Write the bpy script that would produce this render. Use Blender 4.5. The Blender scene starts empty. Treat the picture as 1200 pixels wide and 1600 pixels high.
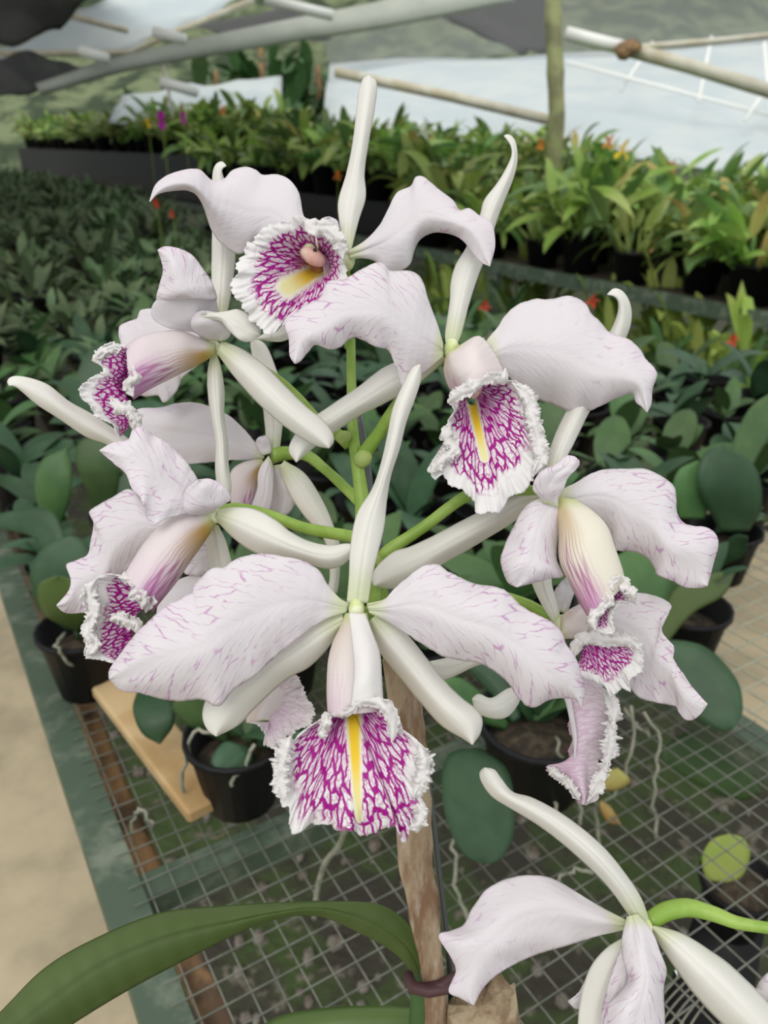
import bpy, bmesh, math, random
from mathutils import Vector, Matrix, noise
import numpy as np
S = bpy.context.scene
COL = S.collection
rnd = random.Random(7)

# ------------------------------------------------------------------ camera
TH = math.radians(24.9); FPX = 1250.0
CAM = Vector((0, 0, 1.4))
FW = Vector((0, math.cos(TH), -math.sin(TH))); UP = Vector((0, math.sin(TH), math.cos(TH))); RT = Vector((1, 0, 0))
cd = bpy.data.cameras.new('camera'); cam = bpy.data.objects.new('camera', cd); COL.objects.link(cam)
cam.location = CAM; cam.rotation_euler = (math.pi/2 - TH, 0, 0)
cd.sensor_fit = 'VERTICAL'; cd.sensor_height = 36.0; cd.sensor_width = 27.0
cd.lens = 36.0*FPX/1600.0
cd.clip_start = 0.01; cd.clip_end = 400
cd.dof.use_dof = True; cd.dof.focus_distance = 0.285; cd.dof.aperture_fstop = 15.0
S.camera = cam

# ------------------------------------------------------------------ light
w = bpy.data.worlds.new('overcast_sky'); S.world = w; w.use_nodes = True
nt = w.node_tree; nt.nodes.clear()
bg = nt.nodes.new('ShaderNodeBackground'); wo = nt.nodes.new('ShaderNodeOutputWorld')
tc = nt.nodes.new('ShaderNodeTexCoord'); sx = nt.nodes.new('ShaderNodeSeparateXYZ'); cr = nt.nodes.new('ShaderNodeValToRGB')
nt.links.new(tc.outputs['Generated'], sx.inputs[0]); nt.links.new(sx.outputs['Z'], cr.inputs[0])
cr.color_ramp.elements[0].position = 0.0; cr.color_ramp.elements[0].color = (0.72, 0.80, 0.84, 1)
cr.color_ramp.elements[1].position = 0.7; cr.color_ramp.elements[1].color = (1.0, 0.99, 0.95, 1)
nt.links.new(cr.outputs[0], bg.inputs[0]); nt.links.new(bg.outputs[0], wo.inputs[0])
bg.inputs[1].default_value = 1.05
sd = bpy.data.lights.new('hazy_sun', 'SUN'); sun = bpy.data.objects.new('hazy_sun', sd); COL.objects.link(sun)
sd.energy = 1.3; sd.angle = math.radians(35); sd.color = (1.0, 0.97, 0.9)
sun.rotation_euler = (math.radians(38), math.radians(-22), 0)
S.view_settings.view_transform = 'Standard'; S.view_settings.look = 'None'
S.view_settings.exposure = 0.0; S.view_settings.gamma = 1.0
try: S.view_settings.use_curve_mapping = False
except Exception: pass

# ------------------------------------------------------------------ helpers
def P(x, y, d): return CAM + FW*d + RT*((x-600)/FPX*d) + UP*((800-y)/FPX*d)
def onz(x, y, z):
    r = FW + RT*((x-600)/FPX) + UP*((800-y)/FPX); return CAM + r*((z-CAM.z)/r.z)
def proj(p):
    v = Vector(p)-CAM; d = v.dot(FW)
    if d < .05: return None
    return 600+v.dot(RT)/d*FPX, 800-v.dot(UP)/d*FPX, d
YA = math.radians(31)
BA = Vector((math.cos(YA), math.sin(YA), 0)); BB = Vector((-math.sin(YA), math.cos(YA), 0))
def AB(a, b, z=0.0): return BA*a + BB*b + Vector((0, 0, z))
ZB = 0.8

def link(name, me, mat, parent=None, loc=None):
    o = bpy.data.objects.new(name, me); COL.objects.link(o)
    if mat is not None:
        for m in (mat if isinstance(mat, (list, tuple)) else [mat]): me.materials.append(m)
    if parent is not None: o.parent = parent
    if loc is not None: o.location = loc
    return o
def mesh(name, vs, fs, mat, parent=None, smooth=True, loc=None, rel=None):
    me = bpy.data.meshes.new(name)
    if rel is not None: vs = [Vector(v)-rel for v in vs]
    me.from_pydata([tuple(v) for v in vs], [], fs); me.update()
    if smooth: me.polygons.foreach_set('use_smooth', [True]*len(me.polygons))
    return link(name, me, mat, parent, loc)
def tag(o, label=None, cat=None, group=None, kind=None):
    if label: o['label'] = label
    if cat: o['category'] = cat
    if group: o['group'] = group
    if kind: o['kind'] = kind
    return o
def empty(name, loc, label=None, cat=None, group=None):
    o = bpy.data.objects.new(name, None); COL.objects.link(o); o.location = loc; o.empty_display_size = .01
    return tag(o, label, cat, group)

class Geo:
    def __init__(s): s.v = []; s.f = []
    def box(s, c, ax, ay, az):
        b = len(s.v)
        for i in (-1, 1):
            for j in (-1, 1):
                for k in (-1, 1): s.v.append(Vector(c)+Vector(ax)*i+Vector(ay)*j+Vector(az)*k)
        for q in ((0,1,3,2),(4,6,7,5),(0,4,5,1),(2,3,7,6),(0,2,6,4),(1,5,7,3)): s.f.append([b+x for x in q])
        return s
    def bar(s, p, q, r, h=None):
        p = Vector(p); q = Vector(q); d = (q-p); l = d.length; d.normalize()
        u = d.cross(Vector((0, 0, 1)))
        if u.length < .01: u = Vector((1, 0, 0))
        u.normalize(); v = u.cross(d)
        return s.box((p+q)/2, d*l/2, u*r, v*(h or r))
    def tube(s, pts, rad, n=8, cap=True, wob=0.0, seed=0):
        pts = [Vector(p) for p in pts]; N = len(pts)
        if not isinstance(rad, (list, tuple)): rad = [rad]*N
        b = len(s.v); prev = None
        for i, p in enumerate(pts):
            t = (pts[min(i+1, N-1)]-pts[max(i-1, 0)]).normalized()
            if prev is None:
                u = t.cross(Vector((0, 0, 1)));
                if u.length < .05: u = t.cross(Vector((1, 0, 0)))
            else: u = prev - t*prev.dot(t)
            u.normalize(); prev = u; v = t.cross(u)
            for k in range(n):
                a = 2*math.pi*k/n; r = rad[i]
                if wob: r *= 1+wob*noise.noise(Vector((math.cos(a)*1.2, math.sin(a)*1.2, i*.35+seed)))
                s.v.append(p+u*math.cos(a)*r+v*math.sin(a)*r)
        for i in range(N-1):
            for k in range(n):
                s.f.append([b+i*n+k, b+i*n+(k+1) % n, b+(i+1)*n+(k+1) % n, b+(i+1)*n+k])
        if cap: s.f.append([b+k for k in range(n)][::-1]); s.f.append([b+(N-1)*n+k for k in range(n)])
        return s
    def lathe(s, c, prof, n=24, up=Vector((0, 0, 1))):
        b = len(s.v)
        for r, z in prof:
            for k in range(n):
                a = 2*math.pi*k/n; s.v.append(Vector(c)+Vector((math.cos(a)*r, math.sin(a)*r, z)))
        for i in range(len(prof)-1):
            for k in range(n): s.f.append([b+i*n+k, b+i*n+(k+1) % n, b+(i+1)*n+(k+1) % n, b+(i+1)*n+k])
        return s
    def out(s, name, mat, parent=None, smooth=True, rel=None, loc=None):
        return mesh(name, s.v, s.f, mat, parent, smooth, loc, rel)

def cat(pts, n):
    """smooth curve through 2-D/3-D points, n samples evenly along its length"""
    a = np.array(pts, float)
    if len(a) == 2: t = np.linspace(0, 1, n)[:, None]; return a[0]*(1-t)+a[1]*t
    q = np.vstack([2*a[0]-a[1], a, 2*a[-1]-a[-2]]); out = []
    for i in range(1, len(q)-2):
        p0, p1, p2, p3 = q[i-1:i+3]
        t = np.linspace(0, 1, 14, endpoint=False)[:, None]
        m1 = (p2-p0)*.5; m2 = (p3-p1)*.5
        L = np.linalg.norm((p2-p1)[:2])+1e-9
        for m in (m1, m2): pass
        k1 = min(1, 1.3*L/(np.linalg.norm(m1[:2])+1e-9)); k2 = min(1, 1.3*L/(np.linalg.norm(m2[:2])+1e-9))
        m1 = m1*k1; m2 = m2*k2
        h = (2*t**3-3*t**2+1)*p1+(t**3-2*t**2+t)*m1+(-2*t**3+3*t**2)*p2+(t**3-t**2)*m2
        out.append(h)
    out.append(a[-1:]); c = np.vstack(out)
    ds = np.r_[0, np.cumsum(np.linalg.norm(np.diff(c[:, :2], axis=0), axis=1)+1e-6)]
    g = np.linspace(0, ds[-1], n)
    return np.column_stack([np.interp(g, ds, c[:, k]) for k in range(c.shape[1])])
def ramp(vals, n):
    if not isinstance(vals, (list, tuple)): return np.full(n, float(vals))
    x = np.linspace(0, 1, len(vals)); t = np.linspace(0, 1, n)
    if len(vals) < 3: return np.interp(t, x, vals)
    return cat(list(zip(x, vals)), 200)[:, 1][np.clip((np.searchsorted(cat(list(zip(x, vals)), 200)[:, 0], t)), 0, 199)]
def N3(x, y, z=0.0): return noise.noise(Vector((x, y, z)))

SEED = [0]
class Sheet:
    """petal-like surfaces; outlines in photo pixels, each point with its own distance (mm)"""
    def __init__(s): s.v = []; s.f = []; s.uv = []; s.cm = []; s.at = []
    def add(s, curves, nu, nv, ruf=0, rfreq=14, jag=0, jfreq=60, edges='both', ridge=0, vm=None, stripe=None, soft=.0, wpow=4, lump=.35, crisp=False, margin=None):
        """curves: list of arrays (nu,3) px,py,depth in m; edges: which t-edges ruffle"""
        nz2 = 1.6 if crisp else .6
        SEED[0] += 1; sd = SEED[0]*7.31
        C = np.array(curves); K = len(C)
        mgr = ramp(margin, nu) if margin is not None else None
        T = np.linspace(0, 1, nv)
        b = len(s.v)
        G = np.zeros((nu, nv, 3))
        for j, t in enumerate(T):
            if K == 2: G[:, j] = C[0]*(1-t)+C[1]*t
            elif K == 3:
                G[:, j] = C[0]*(2*(t-.5)*(t-1))+C[1]*(4*t*(1-t))+C[2]*(2*t*(t-.5))
            else:
                x = t*(K-1); i = min(int(x), K-2); u = x-i
                p0 = C[max(i-1, 0)]; p1 = C[i]; p2 = C[i+1]; p3 = C[min(i+2, K-1)]
                m1 = (p2-p0)*.5; m2 = (p3-p1)*.5
                G[:, j] = (2*u**3-3*u**2+1)*p1+(u**3-2*u**2+u)*m1+(-2*u**3+3*u**2)*p2+(u**3-u**2)*m2
        # length along in cm
        dep = G[:, :, 2]
        mid = G[:, nv//2]
        along = np.r_[0, np.cumsum(np.linalg.norm(np.diff(mid[:, :2], axis=0), axis=1))]*mid[:, 2].mean()/FPX*100
        for i in range(nu):
            u = i/(nu-1)
            A0 = G[i, 0, :2]; A1 = G[i, -1, :2]
            wv = A1-A0; wl = np.linalg.norm(wv)+1e-6; wn = wv/wl
            wcm = wl*G[i, nv//2, 2]/FPX*100
            fade = min(1, u*5, (1-u)*6) if edges == 'both' else 1
            for j, t in enumerate(T):
                x, y, d = G[i, j]
                e = abs(2*t-1)**wpow if edges == 'both' else (t**wpow if edges == 'top' else abs(2*t-1)**wpow)
                side = -1 if t < .5 else 1
                if edges == 'top': side = 1
                if ruf:
                    sdd = sd+(0 if t < .5 or edges == 'top' else 50)
                    q = N3(u*rfreq*1.9+sdd, t*1.4*nz2, sdd)*1.9+N3(u*rfreq*4.6, t*3.2*nz2+sdd, 3)*(1.0 if crisp else .25)+(.35 if not crisp else .1)*math.sin(rfreq*u*6.283+2.2*N3(u*5, sdd)+sdd)
                    d += ruf*e*q*.001*(fade if edges == 'both' else 1)
                    if edges == 'top':
                        off = ruf*e*.55*N3(u*rfreq*2.3, t*2, sdd+20); x += wn[0]*off*FPX/(d*1000); y += wn[1]*off*FPX/(d*1000)
                if jag:
                    ee = abs(2*t-1)**6 if edges != 'top' else t**5
                    o = jag*ee*(N3(u*jfreq, sd+3*side)+.6*N3(u*jfreq*2.3, sd+9*side))*(fade if edges == 'both' else 1)
                    x += wn[0]*o*side*FPX/(d*1000); y += wn[1]*o*side*FPX/(d*1000)
                if ridge: d += ridge*.001*math.exp(-((t-.5)/.035)**2)*min(1, (1-u)*2)
                if soft: d += soft*.001*N3(u*4+sd, t*3, sd)
                s.v.append(P(x, y, d)); s.uv.append((u, t)); s.cm.append((along[i], (t-.5)*wcm) if margin is None else (mgr[i], 0))
                ye = 9.0
                if stripe:
                    (x0, y0, w0), (x1, y1, w1) = stripe
                    k = ((G[i, j, 0]-x0)*(x1-x0)+(G[i, j, 1]-y0)*(y1-y0))/((x1-x0)**2+(y1-y0)**2)
                    kc = min(1, max(0, k)); dd = math.hypot(G[i, j, 0]-(x0+(x1-x0)*kc), G[i, j, 1]-(y0+(y1-y0)*kc))
                    ye = dd/(w0+(w1-w0)*kc)
                    s.at.append((kc if k > 0 else 0, ye))
                else: s.at.append((0, 9.0))
        for i in range(nu-1):
            for j in range(nv-1):
                s.f.append([b+i*nv+j, b+i*nv+j+1, b+(i+1)*nv+j+1, b+(i+1)*nv+j])
        return s
    def tube(s, L, R, d, k=1.0, n=28, nu=40):
        L = cat(L, nu); R = cat(R, nu); D = ramp(d, nu); b = len(s.v)
        along = 0
        for i in range(nu):
            m = (L[i]+R[i])/2; h = (R[i]-L[i])/2; rm = np.linalg.norm(h)*D[i]/FPX*k
            for j in range(n+1):
                a = 2*math.pi*j/n; q = m+h*math.cos(a)*-1
                s.v.append(P(q[0], q[1], D[i]-rm*math.sin(a))); s.uv.append((i/(nu-1), j/n)); s.cm.append((0, 0)); s.at.append((0, 9.0))
        for i in range(nu-1):
            for j in range(n): s.f.append([b+i*(n+1)+j, b+i*(n+1)+j+1, b+(i+1)*(n+1)+j+1, b+(i+1)*(n+1)+j])
        return s
    def out(s, name, mat, parent, thick=.0005, label=None):
        me = bpy.data.meshes.new(name); rel = Vector(parent.location) if parent else Vector((0, 0, 0))
        p = parent
        me.from_pydata([tuple(v-rel) for v in s.v], [], s.f); me.update()
        me.polygons.foreach_set('use_smooth', [True]*len(me.polygons))
        li = np.zeros(len(me.loops), dtype=np.int32); me.loops.foreach_get('vertex_index', li)
        for nm, arr in (('uv', s.uv), ('cm', s.cm), ('st', s.at)):
            lay = me.uv_layers.new(name=nm); lay.data.foreach_set('uv', np.array(arr, dtype=np.float32)[li].ravel())
        o = link(name, me, mat, parent)
        if thick:
            m = o.modifiers.new('thickness', 'SOLIDIFY'); m.thickness = thick; m.offset = 0
        if label: o['label'] = label
        return o
def curve3(pts, n, d):
    """pts (x,y[,extra mm]); d = list of metres along the curve"""
    p = [(q[0], q[1], (q[2] if len(q) > 2 else 0)) for q in pts]
    c = cat(p, n); c[:, 2] = ramp(d, n)+c[:, 2]*.001
    return c
def petal_curves(L, R, d, bulge=0, nu=60, mo=None, eL=0, eR=0):
    l = curve3(L, nu, d); r = curve3(R, nu, d)
    l[:, 2] += ramp(eL, nu)*.001; r[:, 2] += ramp(eR, nu)*.001
    m = (l+r)/2; m[:, 2] = ramp(d, nu)-ramp(bulge, nu)*.001
    k_ = max(3, nu//5) | 1; pad = k_//2; ker = np.hanning(k_+2)[1:-1]; ker /= ker.sum()
    for c_ in range(2):
        ex = np.r_[2*m[0, c_]-m[pad:0:-1, c_], m[:, c_], 2*m[-1, c_]-m[-2:-pad-2:-1, c_]]; m[:, c_] = np.convolve(ex, ker, 'valid')
    if mo:
        o = cat([(x[0], x[1]) for x in mo], nu); m[:, :2] += o
    return [l, m, r]

# ------------------------------------------------------------------ materials
def newmat(name):
    m = bpy.data.materials.new(name); m.use_nodes = True; t = m.node_tree; t.nodes.clear(); return m, t
def nd(t, typ, **kw):
    n = t.nodes.new(typ)
    for k, v in kw.items():
        if hasattr(n, k): setattr(n, k, v)
    return n
def mathn(t, op, a, b=None, c=None, clamp=False):
    n = t.nodes.new('ShaderNodeMath'); n.operation = op; n.use_clamp = clamp
    for i, x in enumerate((a, b, c)):
        if x is None: continue
        if isinstance(x, (int, float)): n.inputs[i].default_value = x
        else: t.links.new(x, n.inputs[i])
    return n.outputs[0]
def mixc(t, f, a, b):
    n = t.nodes.new('ShaderNodeMix'); n.data_type = 'RGBA'
    for i, x in ((0, f), (6, a), (7, b)):
        if isinstance(x, (int, float)): n.inputs[i].default_value = x
        elif isinstance(x, tuple): n.inputs[i].default_value = (*x, 1) if len(x) == 3 else x
        else: t.links.new(x, n.inputs[i])
    return n.outputs[2]
def sstep(t, x, a, b):
    n = t.nodes.new('ShaderNodeMapRange'); n.interpolation_type = 'SMOOTHSTEP'
    t.links.new(x, n.inputs[0]); n.inputs[1].default_value = a; n.inputs[2].default_value = b
    return n.outputs[0]
def sepuv(t, name):
    u = nd(t, 'ShaderNodeUVMap'); u.uv_map = name; s = nd(t, 'ShaderNodeSeparateXYZ'); t.links.new(u.outputs[0], s.inputs[0])
    return s.outputs[0], s.outputs[1], u.outputs[0]
def comb(t, x, y, z=0.0):
    c = nd(t, 'ShaderNodeCombineXYZ')
    for i, q in enumerate((x, y, z)):
        if isinstance(q, (int, float)): c.inputs[i].default_value = q
        else: t.links.new(q, c.inputs[i])
    return c.outputs[0]
def noisen(t, vec, scale, detail=2, rough=.5):
    n = nd(t, 'ShaderNodeTexNoise'); n.inputs['Scale'].default_value = scale; n.inputs['Detail'].default_value = detail; n.inputs['Roughness'].default_value = rough
    if vec is not None: t.links.new(vec, n.inputs['Vector'])
    return n.outputs[0]
def voro(t, vec, scale, feat='DISTANCE_TO_EDGE', rand=1.0):
    n = nd(t, 'ShaderNodeTexVoronoi'); n.feature = feat; n.voronoi_dimensions = '2D'; n.inputs['Scale'].default_value = scale; n.inputs['Randomness'].default_value = rand
    t.links.new(vec, n.inputs['Vector']); return n.outputs['Distance']
def petal_out(t, col, trans=.28, rough=.5, bump=None, bs=.2, bd=.0004, spec=.25):
    p = nd(t, 'ShaderNodeBsdfPrincipled'); p.inputs['Roughness'].default_value = rough
    p.inputs['Specular IOR Level'].default_value = spec
    tr = nd(t, 'ShaderNodeBsdfTranslucent'); mx = nd(t, 'ShaderNodeMixShader'); o = nd(t, 'ShaderNodeOutputMaterial')
    mx.inputs[0].default_value = trans
    for q in (p.inputs['Base Color'], tr.inputs['Color']):
        if isinstance(col, tuple): q.default_value = (*col, 1)
        else: t.links.new(col, q)
    if bump is not None:
        b = nd(t, 'ShaderNodeBump'); b.inputs['Strength'].default_value = bs; b.inputs['Distance'].default_value = bd
        t.links.new(bump, b.inputs['Height']); t.links.new(b.outputs[0], p.inputs['Normal'])
    t.links.new(p.outputs[0], mx.inputs[1]); t.links.new(tr.outputs[0], mx.inputs[2]); t.links.new(mx.outputs[0], o.inputs[0])

MAG = (.37, .004, .25)
def petal_mat(name, base=(.80, .755, .80), veins=1.0, start=.35, tint=(.80, .66, .80), green=.05, lo=.44, hi=.64, bothsides=True):
    m, t = newmat(name)
    s, v, uv = sepuv(t, 'uv'); a, b, cm = sepuv(t, 'cm')
    ab = mathn(t, 'ABSOLUTE', b)
    nz = noisen(t, cm, 1.3, 3)
    ph = math.radians(32)
    x1 = mathn(t, 'ADD', mathn(t, 'MULTIPLY', a, math.cos(ph)), mathn(t, 'MULTIPLY', ab, math.sin(ph)))
    y1 = mathn(t, 'SUBTRACT', mathn(t, 'MULTIPLY', ab, math.cos(ph)), mathn(t, 'MULTIPLY', a, math.sin(ph)))
    dn = noisen(t, cm, 3.0, 2)
    yy = mathn(t, 'ADD', mathn(t, 'MULTIPLY', y1, 4.2), mathn(t, 'MULTIPLY', dn, .9))
    vec = comb(t, mathn(t, 'MULTIPLY', x1, .52), yy)
    ve = voro(t, vec, 1.0)
    ln = mathn(t, 'SUBTRACT', 1.0, sstep(t, ve, .005, .06))
    # where: outer half of the blade, patchy
    dist = mathn(t, 'ABSOLUTE', mathn(t, 'SUBTRACT', mathn(t, 'MULTIPLY', v, 2.0), 1.0))
    reach = mathn(t, 'ADD', mathn(t, 'MULTIPLY', s, 1.0), mathn(t, 'MULTIPLY', dist, .35))
    where = mathn(t, 'MULTIPLY', sstep(t, reach, start, start+.45), sstep(t, noisen(t, comb(t, mathn(t, 'MULTIPLY', a, 1.3), mathn(t, 'MULTIPLY', b, 2.0)), 1.6, 3), lo, hi))
    where = mathn(t, 'MULTIPLY', where, sstep(t, dist, .08, .3))
    f = mathn(t, 'MULTIPLY', mathn(t, 'MULTIPLY', ln, where), .62*veins, clamp=True)
    edge = mathn(t, 'MULTIPLY', mathn(t, 'MULTIPLY', sstep(t, dist, .6, 1.0), sstep(t, s, .35, .95)), .5)
    c = mixc(t, edge, base, tint)
    c = mixc(t, mathn(t, 'MULTIPLY', nz, .25), c, (.83, .80, .83))
    c = mixc(t, f, c, (.46, .10, .42))
    g = mathn(t, 'SUBTRACT', 1.0, sstep(t, s, green*.3, green*2.2))
    c = mixc(t, mathn(t, 'MULTIPLY', g, .65), c, (.60, .68, .32))
    bmp = mathn(t, 'ADD', noisen(t, comb(t, mathn(t, 'MULTIPLY', x1, 1.2), mathn(t, 'MULTIPLY', y1, 6)), 1.5, 3), mathn(t, 'MULTIPLY', ve, -.4))
    petal_out(t, c, .25, .48, bmp, .35, .0006)
    return m
M = {}
M['petal'] = petal_mat('lilac_white_petal', start=.22, lo=.36, hi=.58)
M['petal_soft'] = petal_mat('softly_veined_petal', veins=.55, start=.45)
M['petal_rich'] = petal_mat('veined_petal', veins=1.0, start=.1, tint=(.80, .60, .79), lo=.38, hi=.58)
M['petal_plain'] = petal_mat('plain_petal', veins=.25, start=.6)
def sepal_mat():
    m, t = newmat('cream_white_sepal')
    s, v, uv = sepuv(t, 'uv'); a, b, cm = sepuv(t, 'cm')
    g = mathn(t, 'SUBTRACT', 1.0, sstep(t, s, .02, .2))
    c = mixc(t, mathn(t, 'MULTIPLY', g, .75), (.84, .83, .78), (.62, .69, .36))
    c = mixc(t, mathn(t, 'MULTIPLY', noisen(t, cm, 1.1, 3), .35), c, (.85, .81, .82))
    bmp = noisen(t, comb(t, mathn(t, 'MULTIPLY', a, .6), mathn(t, 'MULTIPLY', b, 5)), 1.2, 3)
    petal_out(t, c, .24, .58, bmp, .2, .0005)
    return m
M['sepal'] = sepal_mat()
def tube_mat(name, base=(.80, .74, .72), lines=1.0, band=(.0, .5), tan=.7, far=.5, pink=(.74, .60, .72)):
    """u along tube, v around; lines run lengthwise in a band of v"""
    m, t = newmat(name)
    s, v, uv = sepuv(t, 'uv')
    inb = mathn(t, 'MULTIPLY', sstep(t, v, band[0]-.06, band[0]+.05), mathn(t, 'SUBTRACT', 1.0, sstep(t, v, band[1]-.03, band[1]+.10)))
    nz = noisen(t, uv, 5, 2)
    y = mathn(t, 'ADD', mathn(t, 'MULTIPLY', v, 40), mathn(t, 'MULTIPLY', nz, 1.1))
    vv = voro(t, comb(t, mathn(t, 'MULTIPLY', s, 1.1), y), 1.0, rand=.75)
    ln = mathn(t, 'SUBTRACT', 1.0, sstep(t, vv, .02, .15))
    endp = sstep(t, s, .42, 1.0)
    c = mixc(t, mathn(t, 'MULTIPLY', endp, far), base, pink)
    ty = mathn(t, 'MULTIPLY', mathn(t, 'SUBTRACT', 1.0, sstep(t, s, .1, .65)), mathn(t, 'MULTIPLY', inb, tan))
    c = mixc(t, ty, c, (.52, .32, .085))
    c = mixc(t, mathn(t, 'MULTIPLY', mathn(t, 'MULTIPLY', inb, sstep(t, s, .5, .95)), .65*lines), c, (.62, .17, .56))
    f = mathn(t, 'MULTIPLY', mathn(t, 'MULTIPLY', ln, inb), mathn(t, 'MULTIPLY', sstep(t, s, .12, .5), .75*lines), clamp=True)
    c = mixc(t, f, c, (.40, .10, .28))
    g = mathn(t, 'SUBTRACT', 1.0, sstep(t, s, .0, .16))
    c = mixc(t, mathn(t, 'MULTIPLY', g, .8), c, (.60, .66, .28))
    petal_out(t, c, .2, .45, nz, .15, .0005)
    return m
M['tube_front'] = tube_mat('blush_tube', (.80, .74, .72), .15, (.0, .16), .25, .3)
M['tube_up'] = tube_mat('pink_lined_tube', (.80, .72, .73), 1.0, (.26, .49), 1.0, .45)      # lines on the lower flank
M['tube_left'] = tube_mat('cream_tube_lined_left', (.83, .79, .68), 1.0, (.0, .19), .6, .12)
M['tube_hood'] = tube_mat('blush_hood', (.82, .74, .74), .45, (.02, .22), .3, .1)
def lip_mat(name, ks=46, kt=5.6, margin=.74, dark=1.0, faded=0, w=.17, throat=.0):
    m, t = newmat(name)
    s, v, uv = sepuv(t, 'uv'); k, ye, _ = sepuv(t, 'st')
    n1 = noisen(t, uv, 7, 2); n2 = noisen(t, uv, 26, 2)
    x = mathn(t, 'ADD', mathn(t, 'MULTIPLY', s, ks), mathn(t, 'ADD', mathn(t, 'MULTIPLY', n1, 1.5), mathn(t, 'MULTIPLY', n2, .35)))
    y = mathn(t, 'ADD', mathn(t, 'MULTIPLY', v, kt), mathn(t, 'MULTIPLY', n2, .5))
    e1 = voro(t, comb(t, x, y), 1.0)
    e2 = voro(t, comb(t, mathn(t, 'MULTIPLY', x, 1.9), mathn(t, 'MULTIPLY', y, 2.3)), 1.0)
    thr = mathn(t, 'SUBTRACT', w+.10, mathn(t, 'MULTIPLY', v, w*.75))
    l1 = mathn(t, 'SUBTRACT', 1.0, sstep(t, mathn(t, 'DIVIDE', e1, thr), .45, 1.0))
    l2 = mathn(t, 'MULTIPLY', mathn(t, 'SUBTRACT', 1.0, sstep(t, e2, .03, .13)), .55)
    ln = mathn(t, 'MAXIMUM', l1, l2)
    mo_, _, _ = sepuv(t, 'cm'); mg = mathn(t, 'ADD', mathn(t, 'SUBTRACT', v, mo_), mathn(t, 'MULTIPLY', mathn(t, 'SUBTRACT', n1, .5), .30))
    inm = mathn(t, 'SUBTRACT', 1.0, sstep(t, mg, margin-.07, margin+.05))
    f = mathn(t, 'MULTIPLY', mathn(t, 'MULTIPLY', ln, inm), dark, clamp=True)
    wash = mathn(t, 'MULTIPLY', mathn(t, 'MULTIPLY', inm, mathn(t, 'SUBTRACT', 1.0, sstep(t, v, 0, margin))), .5 if not faded else .28)
    c = mixc(t, wash, (.84, .82, .83) if not faded else (.83, .77, .80), (.62, .16, .56))
    c = mixc(t, f, c, MAG)
    if throat:
        c = mixc(t, mathn(t, 'MULTIPLY', mathn(t, 'SUBTRACT', 1.0, sstep(t, v, 0, throat)), .8), c, (.55, .25, .12))
    # pale halo then yellow stripe
    halo = mathn(t, 'SUBTRACT', 1.0, sstep(t, mathn(t, 'ADD', ye, mathn(t, 'MULTIPLY', mathn(t, 'SUBTRACT', n2, .5), .9)), 1.1, 1.75))
    c = mixc(t, halo, c, (.84, .82, .74))
    yl = mathn(t, 'SUBTRACT', 1.0, sstep(t, ye, .55, 1.3))
    yc = mixc(t, sstep(t, k, .35, 1.0), (.86, .60, .03), (.84, .80, .42))
    c = mixc(t, yl, c, yc)
    petal_out(t, c, .2, .5, e1, .2, .0004)
    return m
M['lip'] = lip_mat('magenta_veined_lip')
M['lip_big'] = lip_mat('broad_magenta_lip', 50, 5.4, .76, 1, 0, .215)
M['lip_small'] = lip_mat('magenta_netted_lip', 26, 5.0, .74, 1, 0, .22)
M['lip_throat'] = lip_mat('deep_throat_lip', 44, 4.2, .78, 1, 0, .19, .2)
M['lip_faded'] = lip_mat('faded_lip_back', 26, 3.2, .9, .22, 1, .14)
m, t = newmat('white_crisped_margin'); s_, v_, u_ = sepuv(t, 'uv')
petal_out(t, mixc(t, noisen(t, u_, 9), (.84, .84, .80), (.84, .79, .83)), .25, .5, noisen(t, u_, 30), .2, .0004); M['frill'] = m

def simple(name, col, rough=.6, var=None, scale=8, bump=0, bd=.002, metal=0, trans=0, coords='Object', spec=.4, rv=0, det=4, lo=.4, hi=.62):
    m, t = newmat(name); tcn = nd(t, 'ShaderNodeTexCoord')
    n = noisen(t, tcn.outputs[coords], scale, det, .6)
    c = col if var is None else mixc(t, sstep(t, n, lo, hi), col, var)
    if rv:
        oi = nd(t, 'ShaderNodeObjectInfo'); h = nd(t, 'ShaderNodeHueSaturation')
        h.inputs['Value'].default_value = 1
        t.links.new(mathn(t, 'ADD', 1-rv, mathn(t, 'MULTIPLY', oi.outputs['Random'], 2*rv)), h.inputs['Value'])
        t.links.new(mathn(t, 'ADD', .5-rv*.06, mathn(t, 'MULTIPLY', oi.outputs['Random'], rv*.12)), h.inputs['Hue'])
        if isinstance(c, tuple): h.inputs['Color'].default_value = (*c, 1)
        else: t.links.new(c, h.inputs['Color'])
        c = h.outputs[0]
    p = nd(t, 'ShaderNodeBsdfPrincipled'); p.inputs['Roughness'].default_value = rough; p.inputs['Metallic'].default_value = metal
    p.inputs['Specular IOR Level'].default_value = spec
    o = nd(t, 'ShaderNodeOutputMaterial')
    if isinstance(c, tuple): p.inputs['Base Color'].default_value = (*c, 1)
    else: t.links.new(c, p.inputs['Base Color'])
    if bump:
        b = nd(t, 'ShaderNodeBump'); b.inputs['Strength'].default_value = bump; b.inputs['Distance'].default_value = bd
        t.links.new(n, b.inputs['Height']); t.links.new(b.outputs[0], p.inputs['Normal'])
    last = p.outputs[0]
    if trans:
        tr = nd(t, 'ShaderNodeBsdfTranslucent'); mx = nd(t, 'ShaderNodeMixShader'); mx.inputs[0].default_value = trans
        if isinstance(c, tuple): tr.inputs[0].default_value = (*c, 1)
        else: t.links.new(c, tr.inputs[0])
        t.links.new(last, mx.inputs[1]); t.links.new(tr.outputs[0], mx.inputs[2]); last = mx.outputs[0]
    t.links.new(last, o.inputs[0]); return m
M['stem'] = simple('green_stem', (.22, .36, .055), .4, (.30, .44, .09), 60, .1, .0005)
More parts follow.
